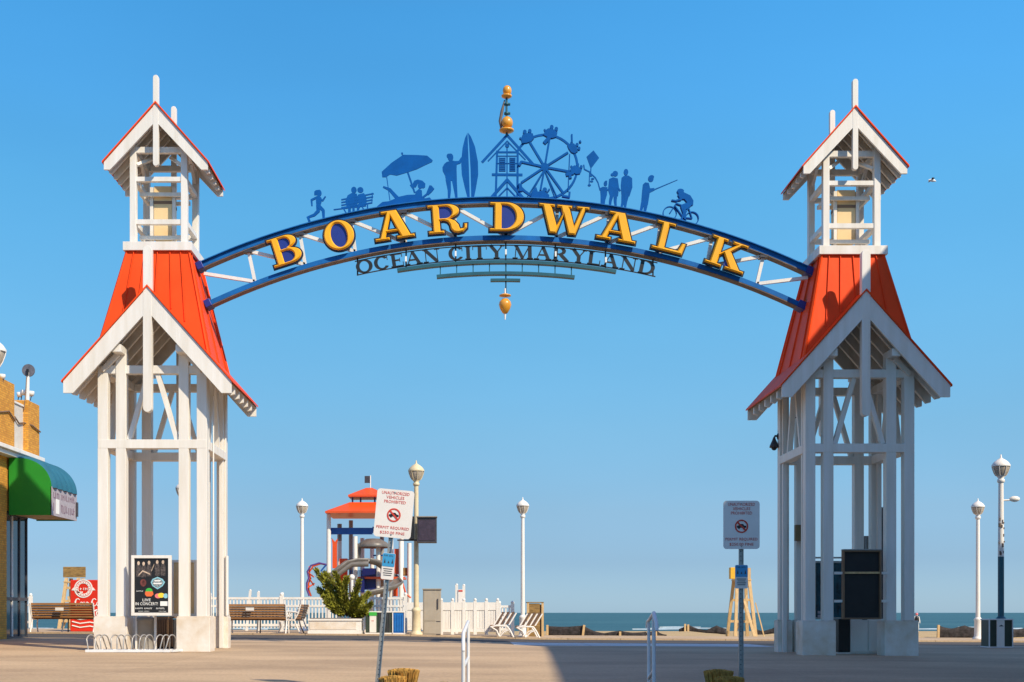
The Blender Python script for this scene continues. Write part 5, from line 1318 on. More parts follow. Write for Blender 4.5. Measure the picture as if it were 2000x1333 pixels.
# reversible slatted benches near the wooden box
def slat_bench(px, Y, label):
    x = WX(px, Y); z = gz(x, Y) + .02
    t = thing('slatted_bench', (x, Y, z), label, 'bench', 'pale slatted benches by the lamp')
    mt = mat('dark slat timber', (.14, .08, .05), .6, .2, 6)
    lean = .22
    for k in range(4):
        xx = x - .28 + k * .15
        MB().add([(xx - .022, Y - .0, z + .36), (xx + .022, Y, z + .36), (xx + .022 + lean, Y + .04, z + .72), (xx - .022 + lean, Y + .04, z + .72),
                  (xx - .022, Y + .03, z + .36), (xx + .022, Y + .03, z + .36), (xx + .022 + lean, Y + .07, z + .72), (xx - .022 + lean, Y + .07, z + .72)],
                 [(0, 1, 2, 3), (7, 6, 5, 4), (0, 4, 5, 1), (1, 5, 6, 2), (2, 6, 7, 3), (3, 7, 4, 0)]).build('pale_slat', 'white', t)
    for k in range(3):
        xx = x - .205 + k * .15
        MB().add([(xx - .045, Y + .01, z + .38), (xx + .045, Y + .01, z + .38), (xx + .045 + lean * .95, Y + .05, z + .75), (xx - .045 + lean * .95, Y + .05, z + .75),
                  (xx - .045, Y + .03, z + .38), (xx + .045, Y + .03, z + .38), (xx + .045 + lean * .95, Y + .07, z + .75), (xx - .045 + lean * .95, Y + .07, z + .75)],
                 [(0, 1, 2, 3), (7, 6, 5, 4), (0, 4, 5, 1), (1, 5, 6, 2), (2, 6, 7, 3), (3, 7, 4, 0)]).build('dark_slat', mt, t)
    for yy in (Y - .03, Y + 1.2):
        b = MB(); b.tube([(x - .38, yy, z + .30), (x - .2, yy, z + .34), (x + .12, yy, z + .32), (x + .2, yy, z + .2), (x + .3, yy, z)], .025, 8)
        b.tube([(x - .36, yy, z + .3), (x - .2, yy, z + .2), (x - .12, yy, z + .02)], .022, 8); b.tube([(x - .1, yy, z + .02), (x + .04, yy, z + .17), (x + .18, yy, z + .22)], .02, 8)
        b.build('end_frame', 'white', t)
    for k in range(4): MB().box((x - .32 + k * .12, Y + .6, z + .34), (.09, 1.2, .03)).build('seat_slat', 'wood', t)
slat_bench(983, 36.4, 'striped pale and brown slatted bench left of the white lamp')
slat_bench(1034, 36.4, 'striped pale and brown slatted bench right of the white lamp, by the wooden box')

# ================================================================ VENDING MACHINE
Y = 37.0; z = gz(-12, Y) + .02
x0, x1 = WX(137, Y), WX(202, Y); z1 = WZ(1133, Y)
t = thing('vending_machine', ((x0 + x1) / 2, Y, z), 'red soft drink vending machine with white emblem and script behind the left bench', 'vending machine')
MB().bb(x0, x1, Y, Y + .7, z, z1).build('cabinet', 'cokered', t, bevel=.02)
b = MB(); cx_, cz_ = WX(163, Y), WZ(1150, Y); r = .28
def ringp(b, cx, cz, ro, ri, y0, y1, n=28):
    for i in range(n):
        a, e = 2 * math.pi * i / n, 2 * math.pi * (i + 1) / n
        b.prism([(cx + ro * math.cos(a), cz + ro * math.sin(a)), (cx + ro * math.cos(e), cz + ro * math.sin(e)), (cx + ri * math.cos(e), cz + ri * math.sin(e)), (cx + ri * math.cos(a), cz + ri * math.sin(a))], y0, y1)
ringp(b, cx_, cz_, r, r * .87, Y - .012, Y - .001); ringp(b, cx_, cz_, r * .80, r * .56, Y - .012, Y - .001)
b.marks(cx_ - .24, cx_ + .24, cz_ - .05, cz_ + .03, Y - .014, .005, 2, 8, 4)
b.bb(cx_ - .2, cx_ - .02, Y - .012, Y - .001, cz_ - .13, cz_ - .09); b.prism([(cx_ - .36, cz_ - .05), (cx_ - .30, cz_ + .03), (cx_ - .24, cz_ + .03), (cx_ - .24, cz_ - .06)], Y - .011, Y - .002); b.prism([(cx_ + .36, cz_ - .05), (cx_ + .30, cz_ + .03), (cx_ + .24, cz_ + .03), (cx_ + .24, cz_ - .06)], Y - .011, Y - .002)
b.build('emblem', 'purewhite', t)
b = MB()
for i in range(16):
    a = 2 * math.pi * i / 16; b.box((cx_ + .19 * math.cos(a), Y - .014, cz_ + .19 * math.sin(a)), (.022, .004, .028), Matrix.Rotation(-a, 3, 'Y'))
b.build('emblem_marks', 'cokered', t)
# script: Coca-Cola drawn as a flowing tube
b = MB(); zS = WZ(1183, Y); k = .0185
def scr(pts, w): b.tube([(WX(147, Y) + u * k, Y - .006, zS + v * k) for u, v in pts], w, 6)
def Cap(o): scr([(o + 7, 9), (o + 5, 11), (o + 2, 10), (o, 6), (o, 2), (o + 2, -1), (o + 5, -1), (o + 8, 2)], [.010, .014, .02, .027, .027, .02, .016, .008])
def oo(o): scr([(o + 3.4 * math.cos(a * .6) * .62 + 2, 2.4 + 3 * math.sin(a * .6)) for a in range(12)], .013)
def ll(o): scr([(o, 1), (o + 2.4, 9), (o + 2, 11.5), (o + 1, 10), (o + .8, 2), (o + 2.4, -.4), (o + 4, 1)], .012)
Cap(0); oo(8); scr([(16, 5), (14, 5.5), (12.6, 3), (13.4, 0), (16, 0), (17.5, 2)], .013); oo(17.4); scr([(21.4, 5), (21.2, 1), (22.6, -.4), (24, 1)], .012); scr([(24.4, 3), (26.6, 3.4)], .012)
Cap(27); oo(35); ll(40); oo(44); scr([(48, 5), (47.8, 1), (49, -.4), (50.4, 1)], .012)
b.build('script_lettering', 'purewhite', t)
b = MB()
for kx in range(3):
    b.tube([(x0 + .06, Y - .004, z + .42 - kx * .12), (x0 + .3, Y - .004, z + .36 - kx * .12), (x0 + .6, Y - .004, z + .40 - kx * .12), (x1 - .05, Y - .004, z + .33 - kx * .12)], .02, 6)
b.build('white_swirls', 'purewhite', t)

# ================================================================ LIFEGUARD STANDS
def lifeguard(px, Y, H, w, label, back='wood_old', z=None):
    x = WX(px, Y); z = beach(x, Y) if z is None else z
    t = thing('lifeguard_stand', (x, Y, z), label, 'lifeguard stand', 'wooden lifeguard stands on the beach')
    for sx in (-1, 1):
        for sy in (-1, 1):
            MB().beam((x + sx * w * .62, Y + sy * .7, z - .05), (x + sx * w * .34, Y + sy * .25, z + H * .9), .11, .09).build('leg', 'wood_pale', t)
    for (f, zz) in ((.58, .12 * H + .3), (.46, .55 * H), (.40, .75 * H)):
        for sy in (-1, 1):
            MB().box((x, Y + sy * (.7 - .45 * zz / (H * .9)), z + zz), (w * 2 * f * 1.0, .05, .09)).build('crossbar', 'wood_pale', t)
    for sx in (-1, 1): MB().beam((x + sx * w * .5, Y - .5, z + .2), (x - sx * w * .2, Y - .35, z + H * .62), .06, .04).build('brace', 'wood_pale', t)
    MB().box((x, Y, z + H * .84), (w * .95, .7, .05)).build('seat', 'wood_pale', t)
    return t, x, z
t, x, z = lifeguard(1448, 45.5, 2.55, .62, 'tall pale timber lifeguard stand with a yellow box on the sand behind the upright sign')
MB().box((WX(1432, 45), 44.98, WZ(1120, 45)), (.26, .3, .42)).build('yellow_box', 'yellowbox', t, bevel=.01)
MB().box((WX(1461, 45), 44.98, WZ(1120, 45)), (.12, .3, .38)).build('backrest_end', 'wood_pale', t)
MB().beam((x + .2, 44.2, z), (x + .02, 45.1, z + 1.4), .1, .04).build('ladder', 'wood_pale', t); MB().beam((x + .75, 45, z - .05), (x + .45, 45.2, z + 1.3), .04, .04).build('prop', 'wood_pale', t)
t, x, z = lifeguard(146, 44.0, 2.35, .62, 'weathered lifeguard stand with a plywood back seen above the left bench')
MB().box((x + .02, 43.9, WZ(1118, 44)), (.80, .06, .38)).build('plywood_back', 'wood_old', t, bevel=.01)
# wooden box by benches
Y = 38.6
x0, x1 = WX(1029, Y), WX(1062, Y); zb = gz(2, Y) + .02; z1 = WZ(1178, Y)
t = thing('wooden_bin', ((x0 + x1) / 2, Y, zb), 'tall open wooden box with a plywood panel by the sand fence', 'wooden box')
MB().bb(x0 + .05, x1 - .12, Y + .03, Y + .06, zb, z1 - .02).build('plywood_panel', 'wood_old', t); MB().bb(x1 - .118, x1 - .06, Y + .1, Y + .5, zb, z1 - .05).build('inner_panel', 'brown', t)
for a in (x0, x1 - .07): MB().bb(a, a + .07, Y, Y + .07, zb, z1).build('corner_post', 'wood_pale', t)
MB().bb(x0, x1, Y - .01, Y + .6, z1 + .002, z1 + .03).build('top', 'wood_old', t)

# ================================================================ FENCES
def picket_fence(px0, px1, Y, label, step=.105, posts=True, ztop=None):
    x0, x1 = WX(px0, Y), WX(px1, Y); z = gz(x0, Y) + .02; zt = WZ(1169, Y) if ztop is None else ztop
    t = thing('picket_fence', (x0, Y, z), label, 'fence', 'white vinyl fences along the boardwalk')
    b = MB(); n = max(2, int((x1 - x0) / step))
    for i in range(n + 1): b.box((x0 + (x1 - x0) * i / n, Y, (z + .1 + zt - .03) / 2), (.045, .025, zt - z - .13))
    b.build('pickets', 'white', t)
    for zz, h in ((zt, .07), (zt - .24, .06), (z + .2, .08)): MB().bb(x0, x1, Y - .03, Y + .03, zz - h / 2, zz + h / 2).build('rail', 'white', t)
    m = max(1, round((x1 - x0) / 2.0))
    for i in range(m + 1):
        x = x0 + (x1 - x0) * i / m
        b = MB(); b.box((x, Y, (z + zt + .08) / 2), (.11, .11, zt + .08 - z)); b.ball((x, Y, zt + .12), .06, 10); b.build('post', 'white', t)
picket_fence(410, 690, 38.0, 'long white picket fence behind the bench and the planter')
picket_fence(716, 792, 37.6, 'short white picket fence above the bins')
def panel_fence(px0, px1, Y, label, ps, ztop, Yend=None):
    x0, x1 = WX(px0, Y), WX(px1, Y); z = gz(x0, Y) + .02
    t = thing('panel_fence', (x0, Y, z), label, 'fence', 'white vinyl fences along the boardwalk')
    n = 4
    for i in range(ps):
        a = x0 + (x1 - x0) * i / ps; c = x0 + (x1 - x0) * (i + 1) / ps
        b = MB(); b.bb(a + .05, c - .05, Y - .015, Y + .015, z + .18, ztop - .24)
        k = 3
        for j in range(k): b.bb(a + .05 + (c - a - .1) * j / k + .008, a + .05 + (c - a - .1) * (j + 1) / k - .008, Y - .024, Y - .016, z + .19, ztop - .25)
        b.build('panel', 'white', t)
        MB().bb(a + .05, c - .05, Y - .04, Y + .04, ztop - .24, ztop - .0).build('rail', 'white', t); MB().bb(a + .05, c - .05, Y - .04, Y + .04, z + .08, z + .18).build('rail', 'white', t)
    for i in range(ps + 1):
        a = x0 + (x1 - x0) * i / ps
        b = MB(); b.box((a, Y, (z + ztop + .04) / 2), (.1, .1, ztop + .04 - z)); b.ball((a, Y, ztop + .08), .05, 10); b.build('post', 'white', t)
panel_fence(862, 972, 37.4, 'white solid vinyl fence between the grey cabinet and the striped benches', 5, WZ(1177, 37.4))
panel_fence(790, 832, 38.2, 'short white fence panel behind the cream lamp post', 1, WZ(1177, 38.2))
picket_fence(975, 1001, 38.4, 'short low white gate at the end of the solid fence', .1, True, WZ(1185, 38.4))
picket_fence(0, 60, 43.0, 'white fence seen through the shop glass', .14)
# white stakes above fences
def stake(px, py, Y, label, red=False, w=.08, lean=0):
    x = WX(px, Y); z = gz(x, 38); zt = WZ(py, Y)
    b = MB(); b.beam((x - lean, Y, z), (x, Y, zt - .05), w, .06, (0, 1, 0)); b.ball((x, Y, zt - .04), w * .52, 10, (1, .8, .8))
    tag(b.build('white_stake', 'white', loc=(x, Y, z)), label, 'stake', 'white stakes behind the fence')
stake(489, 1151, 39.5, 'leftmost of the thin white stakes, curved, rising behind the bench', lean=.12)
stake(505, 1154, 39.5, 'second thin white stake behind the bench')
stake(552, 1157, 39.5, 'thin white stake near the lamp left of the playground')
stake(892, 1140, 39.5, 'white stake above the solid fence, left of the close pair', w=.09)
stake(906, 1141, 39.5, 'white stake above the solid fence, right of the close pair', w=.09)
t = thing('small_notice', W(899, 1176, 39.5), 'small white notice with red heading between the two white stakes', 'notice')
MB().bb(WX(895, 39.5), WX(904, 39.5), 39.44, 39.46, WZ(1177, 39.5), WZ(1152, 39.5)).build('plate', 'signwhite', t); MB().bb(WX(895.5, 39.5), WX(903.5, 39.5), 39.43, 39.438, WZ(1156, 39.5), WZ(1153, 39.5)).build('heading', 'signred', t)

# ================================================================ PLANTER + SHRUB, BINS, CABINET
Y = 35.7; z = gz(-4, Y) + .02
x0, x1 = WX(601, Y), WX(706, Y); zt = WZ(1209, Y)
t = thing('planter_box', ((x0 + x1) / 2, Y, z), 'long white planter box holding the windswept shrub', 'planter')
MB().bb(x0 + .02, x1 - .02, Y, Y + .8, z + .1, zt - .06).build('box', 'white', t, bevel=.01); MB().bb(x0, x1, Y - .03, Y + .83, zt - .06, zt).build('rim', 'white', t, bevel=.008); MB().bb(x0, x1 - .0, Y - .02, Y + .82, z, z + .1).build('plinth', 'white', t)
MB().bb(x0 + .05, x0 + 1.42, Y - .012, Y - .001, z + .14, zt - .1).build('face_panel', 'block', t); MB().bb(x0 + .06, x1 - .06, Y + .05, Y + .75, zt - .001, zt + .02).build('soil', 'soil', t)
# windswept conifer: plumes of little flat sprays leaning up and left
t = thing('windswept_shrub', ((x0 + x1) / 2, Y + .4, zt), 'yellow green windswept juniper leaning left over the white planter', 'shrub')
rnd = random.Random(11); b = MB(); tr = MB()
rootp = Vector((WX(672, Y), Y + .4, zt))
plumes = [((672, 1200), (640, 1150), (614, 1112)), ((672, 1200), (655, 1150), (630, 1118)), ((675, 1200), (640, 1170), (618, 1150)), ((675, 1200), (672, 1160), (652, 1118)),
          ((678, 1200), (690, 1165), (700, 1134)), ((680, 1202), (672, 1175), (660, 1140)), ((680, 1202), (700, 1180), (716, 1158)), ((682, 1204), (705, 1195), (722, 1180)),
          ((676, 1204), (655, 1180), (630, 1165)), ((680, 1204), (690, 1185), (690, 1160)), ((684, 1206), (700, 1200), (714, 1196)), ((670, 1204), (650, 1190), (636, 1176)), ((680, 1204), (686, 1192), (702, 1170)), ((676, 1204), (665, 1160), (676, 1128))]
for pi_, (p0, p1, p2) in enumerate(plumes):
    yo = rnd.uniform(-.3, .3)
    q = [W(*p0, Y) + Vector((0, .4, 0)), W(*p1, Y) + Vector((0, .4 + yo * .6, 0)), W(*p2, Y) + Vector((0, .4 + yo, 0))]
    tr.tube([q[0], q[1], q[1].lerp(q[2], .7)], [.03, .018, .006], 6)
    for i in range(620):
        u = rnd.uniform(.12, 1.0)
        c = (1 - u) ** 2 * q[0] + 2 * u * (1 - u) * q[1] + u * u * q[2]
        rad = .16 * (1 - u) ** .85 * (u + .25) + .022
        d = Vector((rnd.gauss(0, 1), rnd.gauss(0, 1), rnd.gauss(0, 1))).normalized() * rad * rnd.random() ** .4
        c = c + d
        ax = ((q[2] - q[0]).normalized() + d.normalized() * .8 + Vector((rnd.gauss(0, .2), rnd.gauss(0, .2), rnd.gauss(0, .2)))).normalized()
        sd = ax.cross(Vector((rnd.gauss(0, 1), rnd.gauss(0, 1), rnd.gauss(0, 1)))).normalized()
        L = rnd.uniform(.06, .14); w = rnd.uniform(.012, .026)
        b.add([c - sd * w, c + ax * L * .5 - sd * w * 1.1, c + ax * L, c + ax * L * .5 + sd * w * 1.1, c + sd * w * .6], [(0, 1, 2, 3, 4)])
tr.build('stems', 'bark', t); b.build('foliage', 'conifer', t, fix=False)
# dark trash can behind planter edge
Y = 36.0; z = gz(-3, Y) + .02
def bin_(px0, px1, py0, label, body, door, Y=Y, top=None, lab=None, three=False):
    x0, x1 = WX(px0, Y), WX(px1, Y); zt = WZ(py0, Y); z = gz(x0, Y) + .02
    t = thing('recycling_bin', ((x0 + x1) / 2, Y, z), label, 'bin', 'bins along the fence')
    MB().bb(x0, x1, Y, Y + .55, z + .04, zt - .04).build('body', body, t, bevel=.012); MB().bb(x0 - .02, x1 + .02, Y - .02, Y + .57, z, z + .04).build('plinth', 'white', t); MB().bb(x0 - .02, x1 + .02, Y - .02, Y + .57, zt - .04, zt).build('lid', 'white', t)
    return t, x0, x1, z, zt
t, x0, x1, z, zt = bin_(714, 764, 1194, 'dark green double bin with white centre door and green label behind the leaning pole', 'bin_green', 'white')
MB().bb(WX(722, Y), WX(735, Y), Y - .02, Y - .001, z + .05, WZ(1203, Y)).build('door', 'white', t); MB().bb(WX(721, Y), WX(736, Y), Y - .03, Y - .021, WZ(1203, Y), WZ(1196, Y)).build('green_label', 'litgreen', t)
MB().marks(WX(726, Y), WX(731.5, Y), WZ(1214.5, Y), WZ(1211.5, Y), Y - .0202, .004, 1, 3, 4).build('door_label', 'signred', t)
b = MB()
for i in range(7): b.bb(WX(740 + i * 3.2, Y), WX(741.6 + i * 3.2, Y), Y - .015, Y - .001, z + .06, zt - .06)
b.build('slats', 'dkgrey', t)
t, x0, x1, z, zt = bin_(768, 790, 1194, 'blue recycling bin with white frame left of the cream lamp', 'bin_blue', 'white')
b = MB()
for i in range(4): b.bb(WX(770.5 + i * 4.8, Y), WX(773.5 + i * 4.8, Y), Y - .018, Y - .001, z + .08, zt - .1)
b.build('ribs', 'bin_blue', t)
for a in (766.3, 789.2): MB().bb(WX(a, Y), WX(a + 1.7, Y), Y - .03, Y - .0, z + .04, zt - .041).build('corner_trim', 'white', t)
MB().bb(WX(770, Y), WX(781, Y), Y + .1, Y + .4, zt + .001, WZ(1166, Y) ).build('blue_hopper', 'bin_blue', t) if False else None
Y = 36.2; x0, x1 = WX(826, Y), WX(861, Y); z = gz(-1, Y) + .02; zt = WZ(1152, Y)
t = thing('electrical_cabinet', ((x0 + x1) / 2, Y, z), 'tall beige electrical cabinet between the cream lamp and the white fence', 'cabinet')
MB().bb(x0, x1, Y, Y + .6, z, zt).build('body', 'cabinet', t, bevel=.012); MB().bb(x0 + .03, WX(851, Y), Y - .012, Y - .001, z + .42, zt - .04).build('upper_door', 'cabinet', t, bevel=.004); MB().bb(x0 + .03, WX(851, Y), Y - .012, Y - .001, z + .04, z + .40).build('lower_door', 'cabinet', t, bevel=.004)
MB().bb(x0 - .02, x1 + .02, Y - .03, Y + .62, zt, zt + .03).build('roof', 'cabinet', t); MB().bb(WX(854, Y), WX(856, Y), Y - .03, Y - .001, WZ(1190, Y), WZ(1170, Y)).build('handle', 'dkgrey', t)
b = MB(); 
for zz in (1215, 1240): b.bb(WX(852, Y), x1 - .01, Y - .006, Y - .001, WZ(zz, Y), WZ(zz - 1.5, Y))
b.build('seams', 'dkgrey', t)
# bins at right lamp
Y = 29.0; x0, x1 = WX(1931, Y), WX(1978, Y); z = gz(12, Y); zt = WZ(1209, Y)
t = thing('litter_bin', ((x0 + x1) / 2, Y, z), 'boxy litter bin with dark sides and pale centre at the right lamp foot', 'bin')
MB().bb(x0 + .01, x1 - .01, Y, Y + .45, z + .03, zt - .03).build('body', 'bin_green', t); MB().bb(WX(1946, Y), WX(1961, Y), Y - .03, Y - .001, z + .03, zt - .03).build('centre_panel', 'white', t)
MB().bb(x0, x1, Y - .04, Y + .47, z, z + .03).build('plinth', 'pipe', t); MB().bb(x0, x1, Y - .04, Y + .47, zt - .03, zt).build('lid', 'pipe', t)
for a in (x0, x1 - .02): MB().bb(a, a + .02, Y - .03, Y - .001, z + .031, zt - .031).build('corner_trim', 'pipe', t)
xc = (x0 + x1) / 2
MB().prism([(xc - .06, zt - .18), (xc + .06, zt - .18), (xc, zt - .14)], Y - .034, Y - .0305).build('arrow_mark', 'dkgrey', t)

# ================================================================ PLAYGROUND
Y = 42.0; k = Y / F
t = thing('playground_tower', W(715, 1240, Y), 'playground climbing tower with two tier red roof, grey slides and white posts behind the fence', 'playground')
def PW(px, py, dy=0): 
    v = W(px, py, Y); v.y += dy; return v
zg = gz(-4, 41)
for i, (px, py, dy, m) in enumerate(((642, 1004, 0, 'white'), (658, 1054, .9, 'white'), (677, 1010, 1.6, 'grey'), (694, 1048, 0, 'white'), (703, 1048, 1.0, 'white'), (720, 1060, 1.6, 'white'), (738, 1062, .2, 'white'), (763, 1050, .3, 'white'), (783, 1056, 0, 'white'), (797, 1058, 1.0, 'white'), (740, 1010, 1.6, 'grey'), (780, 1004, 1.6, 'white'))):
    v = PW(px, py, dy); MB().cyl((v.x, v.y, zg), v, .075, n=12).build('post', m, t)
v = PW(658, 1020, .9); MB().cyl((v.x, v.y, WZ(1054, Y)), v, .08, n=12).build('post_sleeve', 'grey', t)
def hip(px0, px1, py0, ptx0, ptx1, pyt, d0, d1, dc, nm):
    a, c = WX(px0, Y), WX(px1, Y); e, f = WX(ptx0, Y), WX(ptx1, Y); zb, zt = WZ(py0, Y), WZ(pyt, Y); yc = Y + dc
    b = MB(); v = [(a, yc - d0, zb), (c, yc - d0, zb), (c, yc + d0, zb), (a, yc + d0, zb), (e, yc - d1, zt), (f, yc - d1, zt), (f, yc + d1, zt), (e, yc + d1, zt)]
    b.add(v, [(0, 1, 5, 4), (1, 2, 6, 5), (2, 3, 7, 6), (3, 0, 4, 7), (4, 5, 6, 7), (3, 2, 1, 0)])
    b.bb(a, c, yc - d0, yc + d0, zb - .06, zb - .001)
    return b.build(nm, 'playred', t)
r1_ = hip(638, 794, 1001, 682, 752, 980, 1.3, .55, .8, 'lower_roof'); r2_ = hip(679, 757, 966, 712, 724, 949, .65, .08, .8, 'upper_roof')
for px in (686, 702, 730, 748): MB().cyl(PW(px, 980, .5), PW(px, 967, .5), .03, n=8).build('roof_strut', 'playblue', t)
MB().cyl(PW(720, 949, .8), PW(720, 924, .8), .02, n=8).build('flag_pole', 'white', t); MB().bb(WX(708.5, Y), WX(719, Y), Y + .79, Y + .81, WZ(939, Y), WZ(925, Y)).build('flag', 'dkgrey', t)
MB().bb(WX(644, Y), WX(726, Y), Y + .3, Y + .38, WZ(1043, Y), WZ(1030, Y)).build('blue_arch', 'playblue', t)
MB().bb(WX(726, Y), WX(783, Y), Y + .3, Y + .38, WZ(1040, Y), WZ(1028, Y)).build('blue_arch', 'playblue', t)
# slide hood, tube slide
b = MB(); b.lathe(PW(728, 1068, .3), [(.0, .30), (.25, .28), (.48, .15), (.58, 0), (.55, -.03), (.45, .08)], 24); b.build('slide_hood', 'playgrey', t)
MB().tube([PW(700, 1062, .1), PW(699, 1085, .1), PW(698, 1100, .1)], [.12, .09, .06], 10).build('hood_leg', 'playgrey', t)
def chan(pts, w, nm):
    b = MB(); P = [PW(*p) for p in pts]; vs = []
    for i, p in enumerate(P):
        tg = (P[min(i + 1, len(P) - 1)] - P[max(i - 1, 0)]).normalized(); sd = tg.cross(Vector((0, 0, 1)))
        sd = sd.normalized() if sd.length > .01 else Vector((0, 1, 0)); up = sd.cross(tg)
        for j in range(9):
            a = math.pi + math.pi * j / 8; vs.append(p + sd * (w * math.cos(a)) + up * (w * (math.sin(a) + .6)))
        for j in range(9):
            a = 2 * math.pi - math.pi * j / 8; vs.append(p + sd * (w * .86 * math.cos(a)) + up * (w * (.86 * math.sin(a) + .62)))
    n = 18
    b.add(vs, [(n * i + j, n * i + (j + 1) % n, n * i + n + (j + 1) % n, n * i + n + j) for i in range(len(P) - 1) for j in range(n)], True)
    return b.build(nm, 'playgrey', t)
chan([(652, 1128, -.9), (668, 1113, -.8), (682, 1102, -.7), (700, 1098, -.6), (720, 1098, -.5)], .16, 'upper_slide')
chan([(722, 1098, -.5), (738, 1102, -.4), (752, 1112, -.2), (768, 1128, 0), (778, 1142, -.4), (768, 1150, -.9), (748, 1157, -1.2), (722, 1163, -1.3)], .19, 'spiral_slide')
b = MB(); b.tube([PW(640, 1150, -1.0), PW(668, 1120, -.8), PW(690, 1104, -.7), PW(722, 1103, -.6)], [.09, .10, .10, .10], 12); b.build('tube_slide', 'playgrey', t)
MB().bb(WX(707, Y), WX(742, Y), Y + .2, Y + .5, WZ(1152, Y), WZ(1110, Y)).build('navy_panel', 'playnavy', t); MB().bb(WX(704, Y), WX(712, Y), Y - .1, Y + .1, WZ(1158, Y), WZ(1128, Y)).build('navy_panel', 'playnavy', t)
for (a, c, e, f, dy) in ((648, 657, 1062, 1110, .2), (770, 779, 1072, 1122, .1), (660, 676, 1090, 1165, .5), (765, 776, 1140, 1165, .3), (733, 742, 1160, 1190, .2)):
    MB().bb(WX(a, Y), WX(c, Y), Y + dy, Y + dy + .06, WZ(f, Y), WZ(e, Y)).build('red_panel', 'playred', t)
MB().prism([(WX(648, Y), WZ(1062, Y)), (WX(657, Y), WZ(1062, Y)), (WX(659, Y), WZ(1050, Y)), (WX(653, Y), WZ(1058, Y)), (WX(646, Y), WZ(1050, Y))], Y + .2, Y + .26).build('red_panel', 'playred', t)
MB().bb(WX(655, Y), WX(790, Y), Y, Y + 1.5, WZ(1131, Y), WZ(1127, Y)).build('deck', 'playred', t)
b = MB()
for i in range(8): v = PW(680 + i * 3.4, 1112, .9); b.cyl((v.x, v.y, WZ(1127, Y)), v, .02, n=6)
b.beam(PW(657, 1092, .9), PW(690, 1092, .9), .05, .05); b.beam(PW(725, 1083, .9), PW(745, 1083, .9), .05, .05); b.build('guard_rail', 'playblue', t)
for j in range(3):
    b = MB(); o = j * 5
    if j < 2:
        b.tube([PW(640 - o * .3, 1104, -.4 + j * .5), PW(626, 1101, -.4 + j * .5), PW(610 + o * .2, 1106, -.4 + j * .5), PW(603, 1118, -.4 + j * .5), PW(606, 1130, -.4 + j * .5), PW(602, 1140, -.4 + j * .5), PW(602, 1152, -.4 + j * .5), PW(607, 1165, -.4 + j * .5)], .03, 8)
        b.build('climber_hoop', 'playred' if j else 'purple', t)
    else:
        for q in ((603, 1118, 612, 1127), (606, 1130, 612, 1143), (602, 1150, 613, 1140), (607, 1108, 604, 1128)): b.tube([PW(q[0], q[1], -.4), PW(q[2], q[3], .1)], .025, 6)
        b.build('climber_rungs', 'playred', t)
MB().tube([PW(640, 1104, -.4), PW(630, 1116, -.4), PW(636, 1130, -.4), PW(646, 1145, -.4)], .03, 8).build('climber_hoop', 'playblue', t)
MB().tube([PW(786, 1140, .2), PW(792, 1160, .2), PW(802, 1168, .2)], .03, 8).build('climber_hoop', 'playred', t)
MB().box(PW(788, 1115, 1.2), (.20, .3, .28)).build('lookout_panel', 'wood_old', t)
MB().box(PW(720, 1140, 1.2), (.3, .3, .2)).build('red_barrel', 'playred', t)
# playground figures: white bulb post
v = PW(694, 1130, -1.3); b = MB(); b.cyl((v.x, v.y, zg), v, .05, n=10); b.ball(v, .1, 12)
tag(b.build('white_bollard', 'white', loc=(v.x, v.y, zg)), 'slim white post with round head in front of the playground slide', 'post')

# ================================================================ SAND FENCES, beach clutter
def silt(pts, Y, label, m='fabric', posts=()):
    """pts: (px, pytop, pybottom) along the run"""
    t = thing('sand_fence', W(pts[0][0], pts[0][2], Y), label, 'sand fence', 'black sand fences along the beach')
    b = MB(); n = 6; vs = []; rnd = random.Random(pts[0][0])
    P = []
    for i in range(len(pts) - 1):
        for j in range(n):
            u = j / n; sag = math.sin(math.pi * u)
            P.append((pts[i][0] + (pts[i + 1][0] - pts[i][0]) * u, pts[i][1] + (pts[i + 1][1] - pts[i][1]) * u + pts[i][3] * sag, pts[i][2] + (pts[i + 1][2] - pts[i][2]) * u))
    P.append(pts[-1][:3])
    for p in P:
        for v in range(4):
            w = W(p[0], p[1] + (p[2] - p[1]) * v / 3, Y); w.y += rnd.uniform(-.025, .025); vs.append(w)
    m4 = 4
    b.add(vs, [(m4 * i + a, m4 * i + m4 + a, m4 * i + m4 + a + 1, m4 * i + a + 1) for i in range(len(P) - 1) for a in range(3)], True)
    o = b.build('fabric', m, t); so = o.modifiers.new('s', 'SOLIDIFY'); so.thickness = .012
    for (px, py0, py1, ln_) in posts:
        MB().beam(W(px - ln_, py1 + 2, Y - .05), W(px, py0, Y - .05), .075, .07, (0, 1, 0)).build('stake', 'wood_pale', t)
Yf = 41.3
silt([(1068, 1223, 1245, 2), (1139, 1222, 1245, 3), (1180, 1237, 1246, 0), (1211, 1232, 1246, 3), (1262, 1234, 1246, 0)], Yf, 'sagging black fabric fence between stakes near the wooden box', posts=((1069, 1221, 1243, 0), (1141, 1221, 1243, 3), (1211, 1234, 1246, 0)))
silt([(1262, 1236, 1246, 0), (1282, 1232, 1247, 2), (1302, 1240, 1246, 0)], Yf + .4, 'short black fabric fence scrap at the shaded handrail', posts=((1281, 1225, 1246, 0),))
silt([(1326, 1229, 1234, 0), (1345, 1221, 1233, 2), (1380, 1231, 1237, 0), (1400, 1222, 1238, 1), (1418, 1228, 1240, 0)], 50.5, 'black fabric fence draped over the sand left of the lifeguard stand', posts=((1338, 1219, 1232, 0), (1344, 1220, 1232, 0)))
silt([(1474, 1226, 1240, 2), (1492, 1233, 1240, 0), (1508, 1228, 1238, 1), (1522, 1216, 1238, 0)], 50.5, 'black fabric fence between the lifeguard stand and the right tower', posts=())
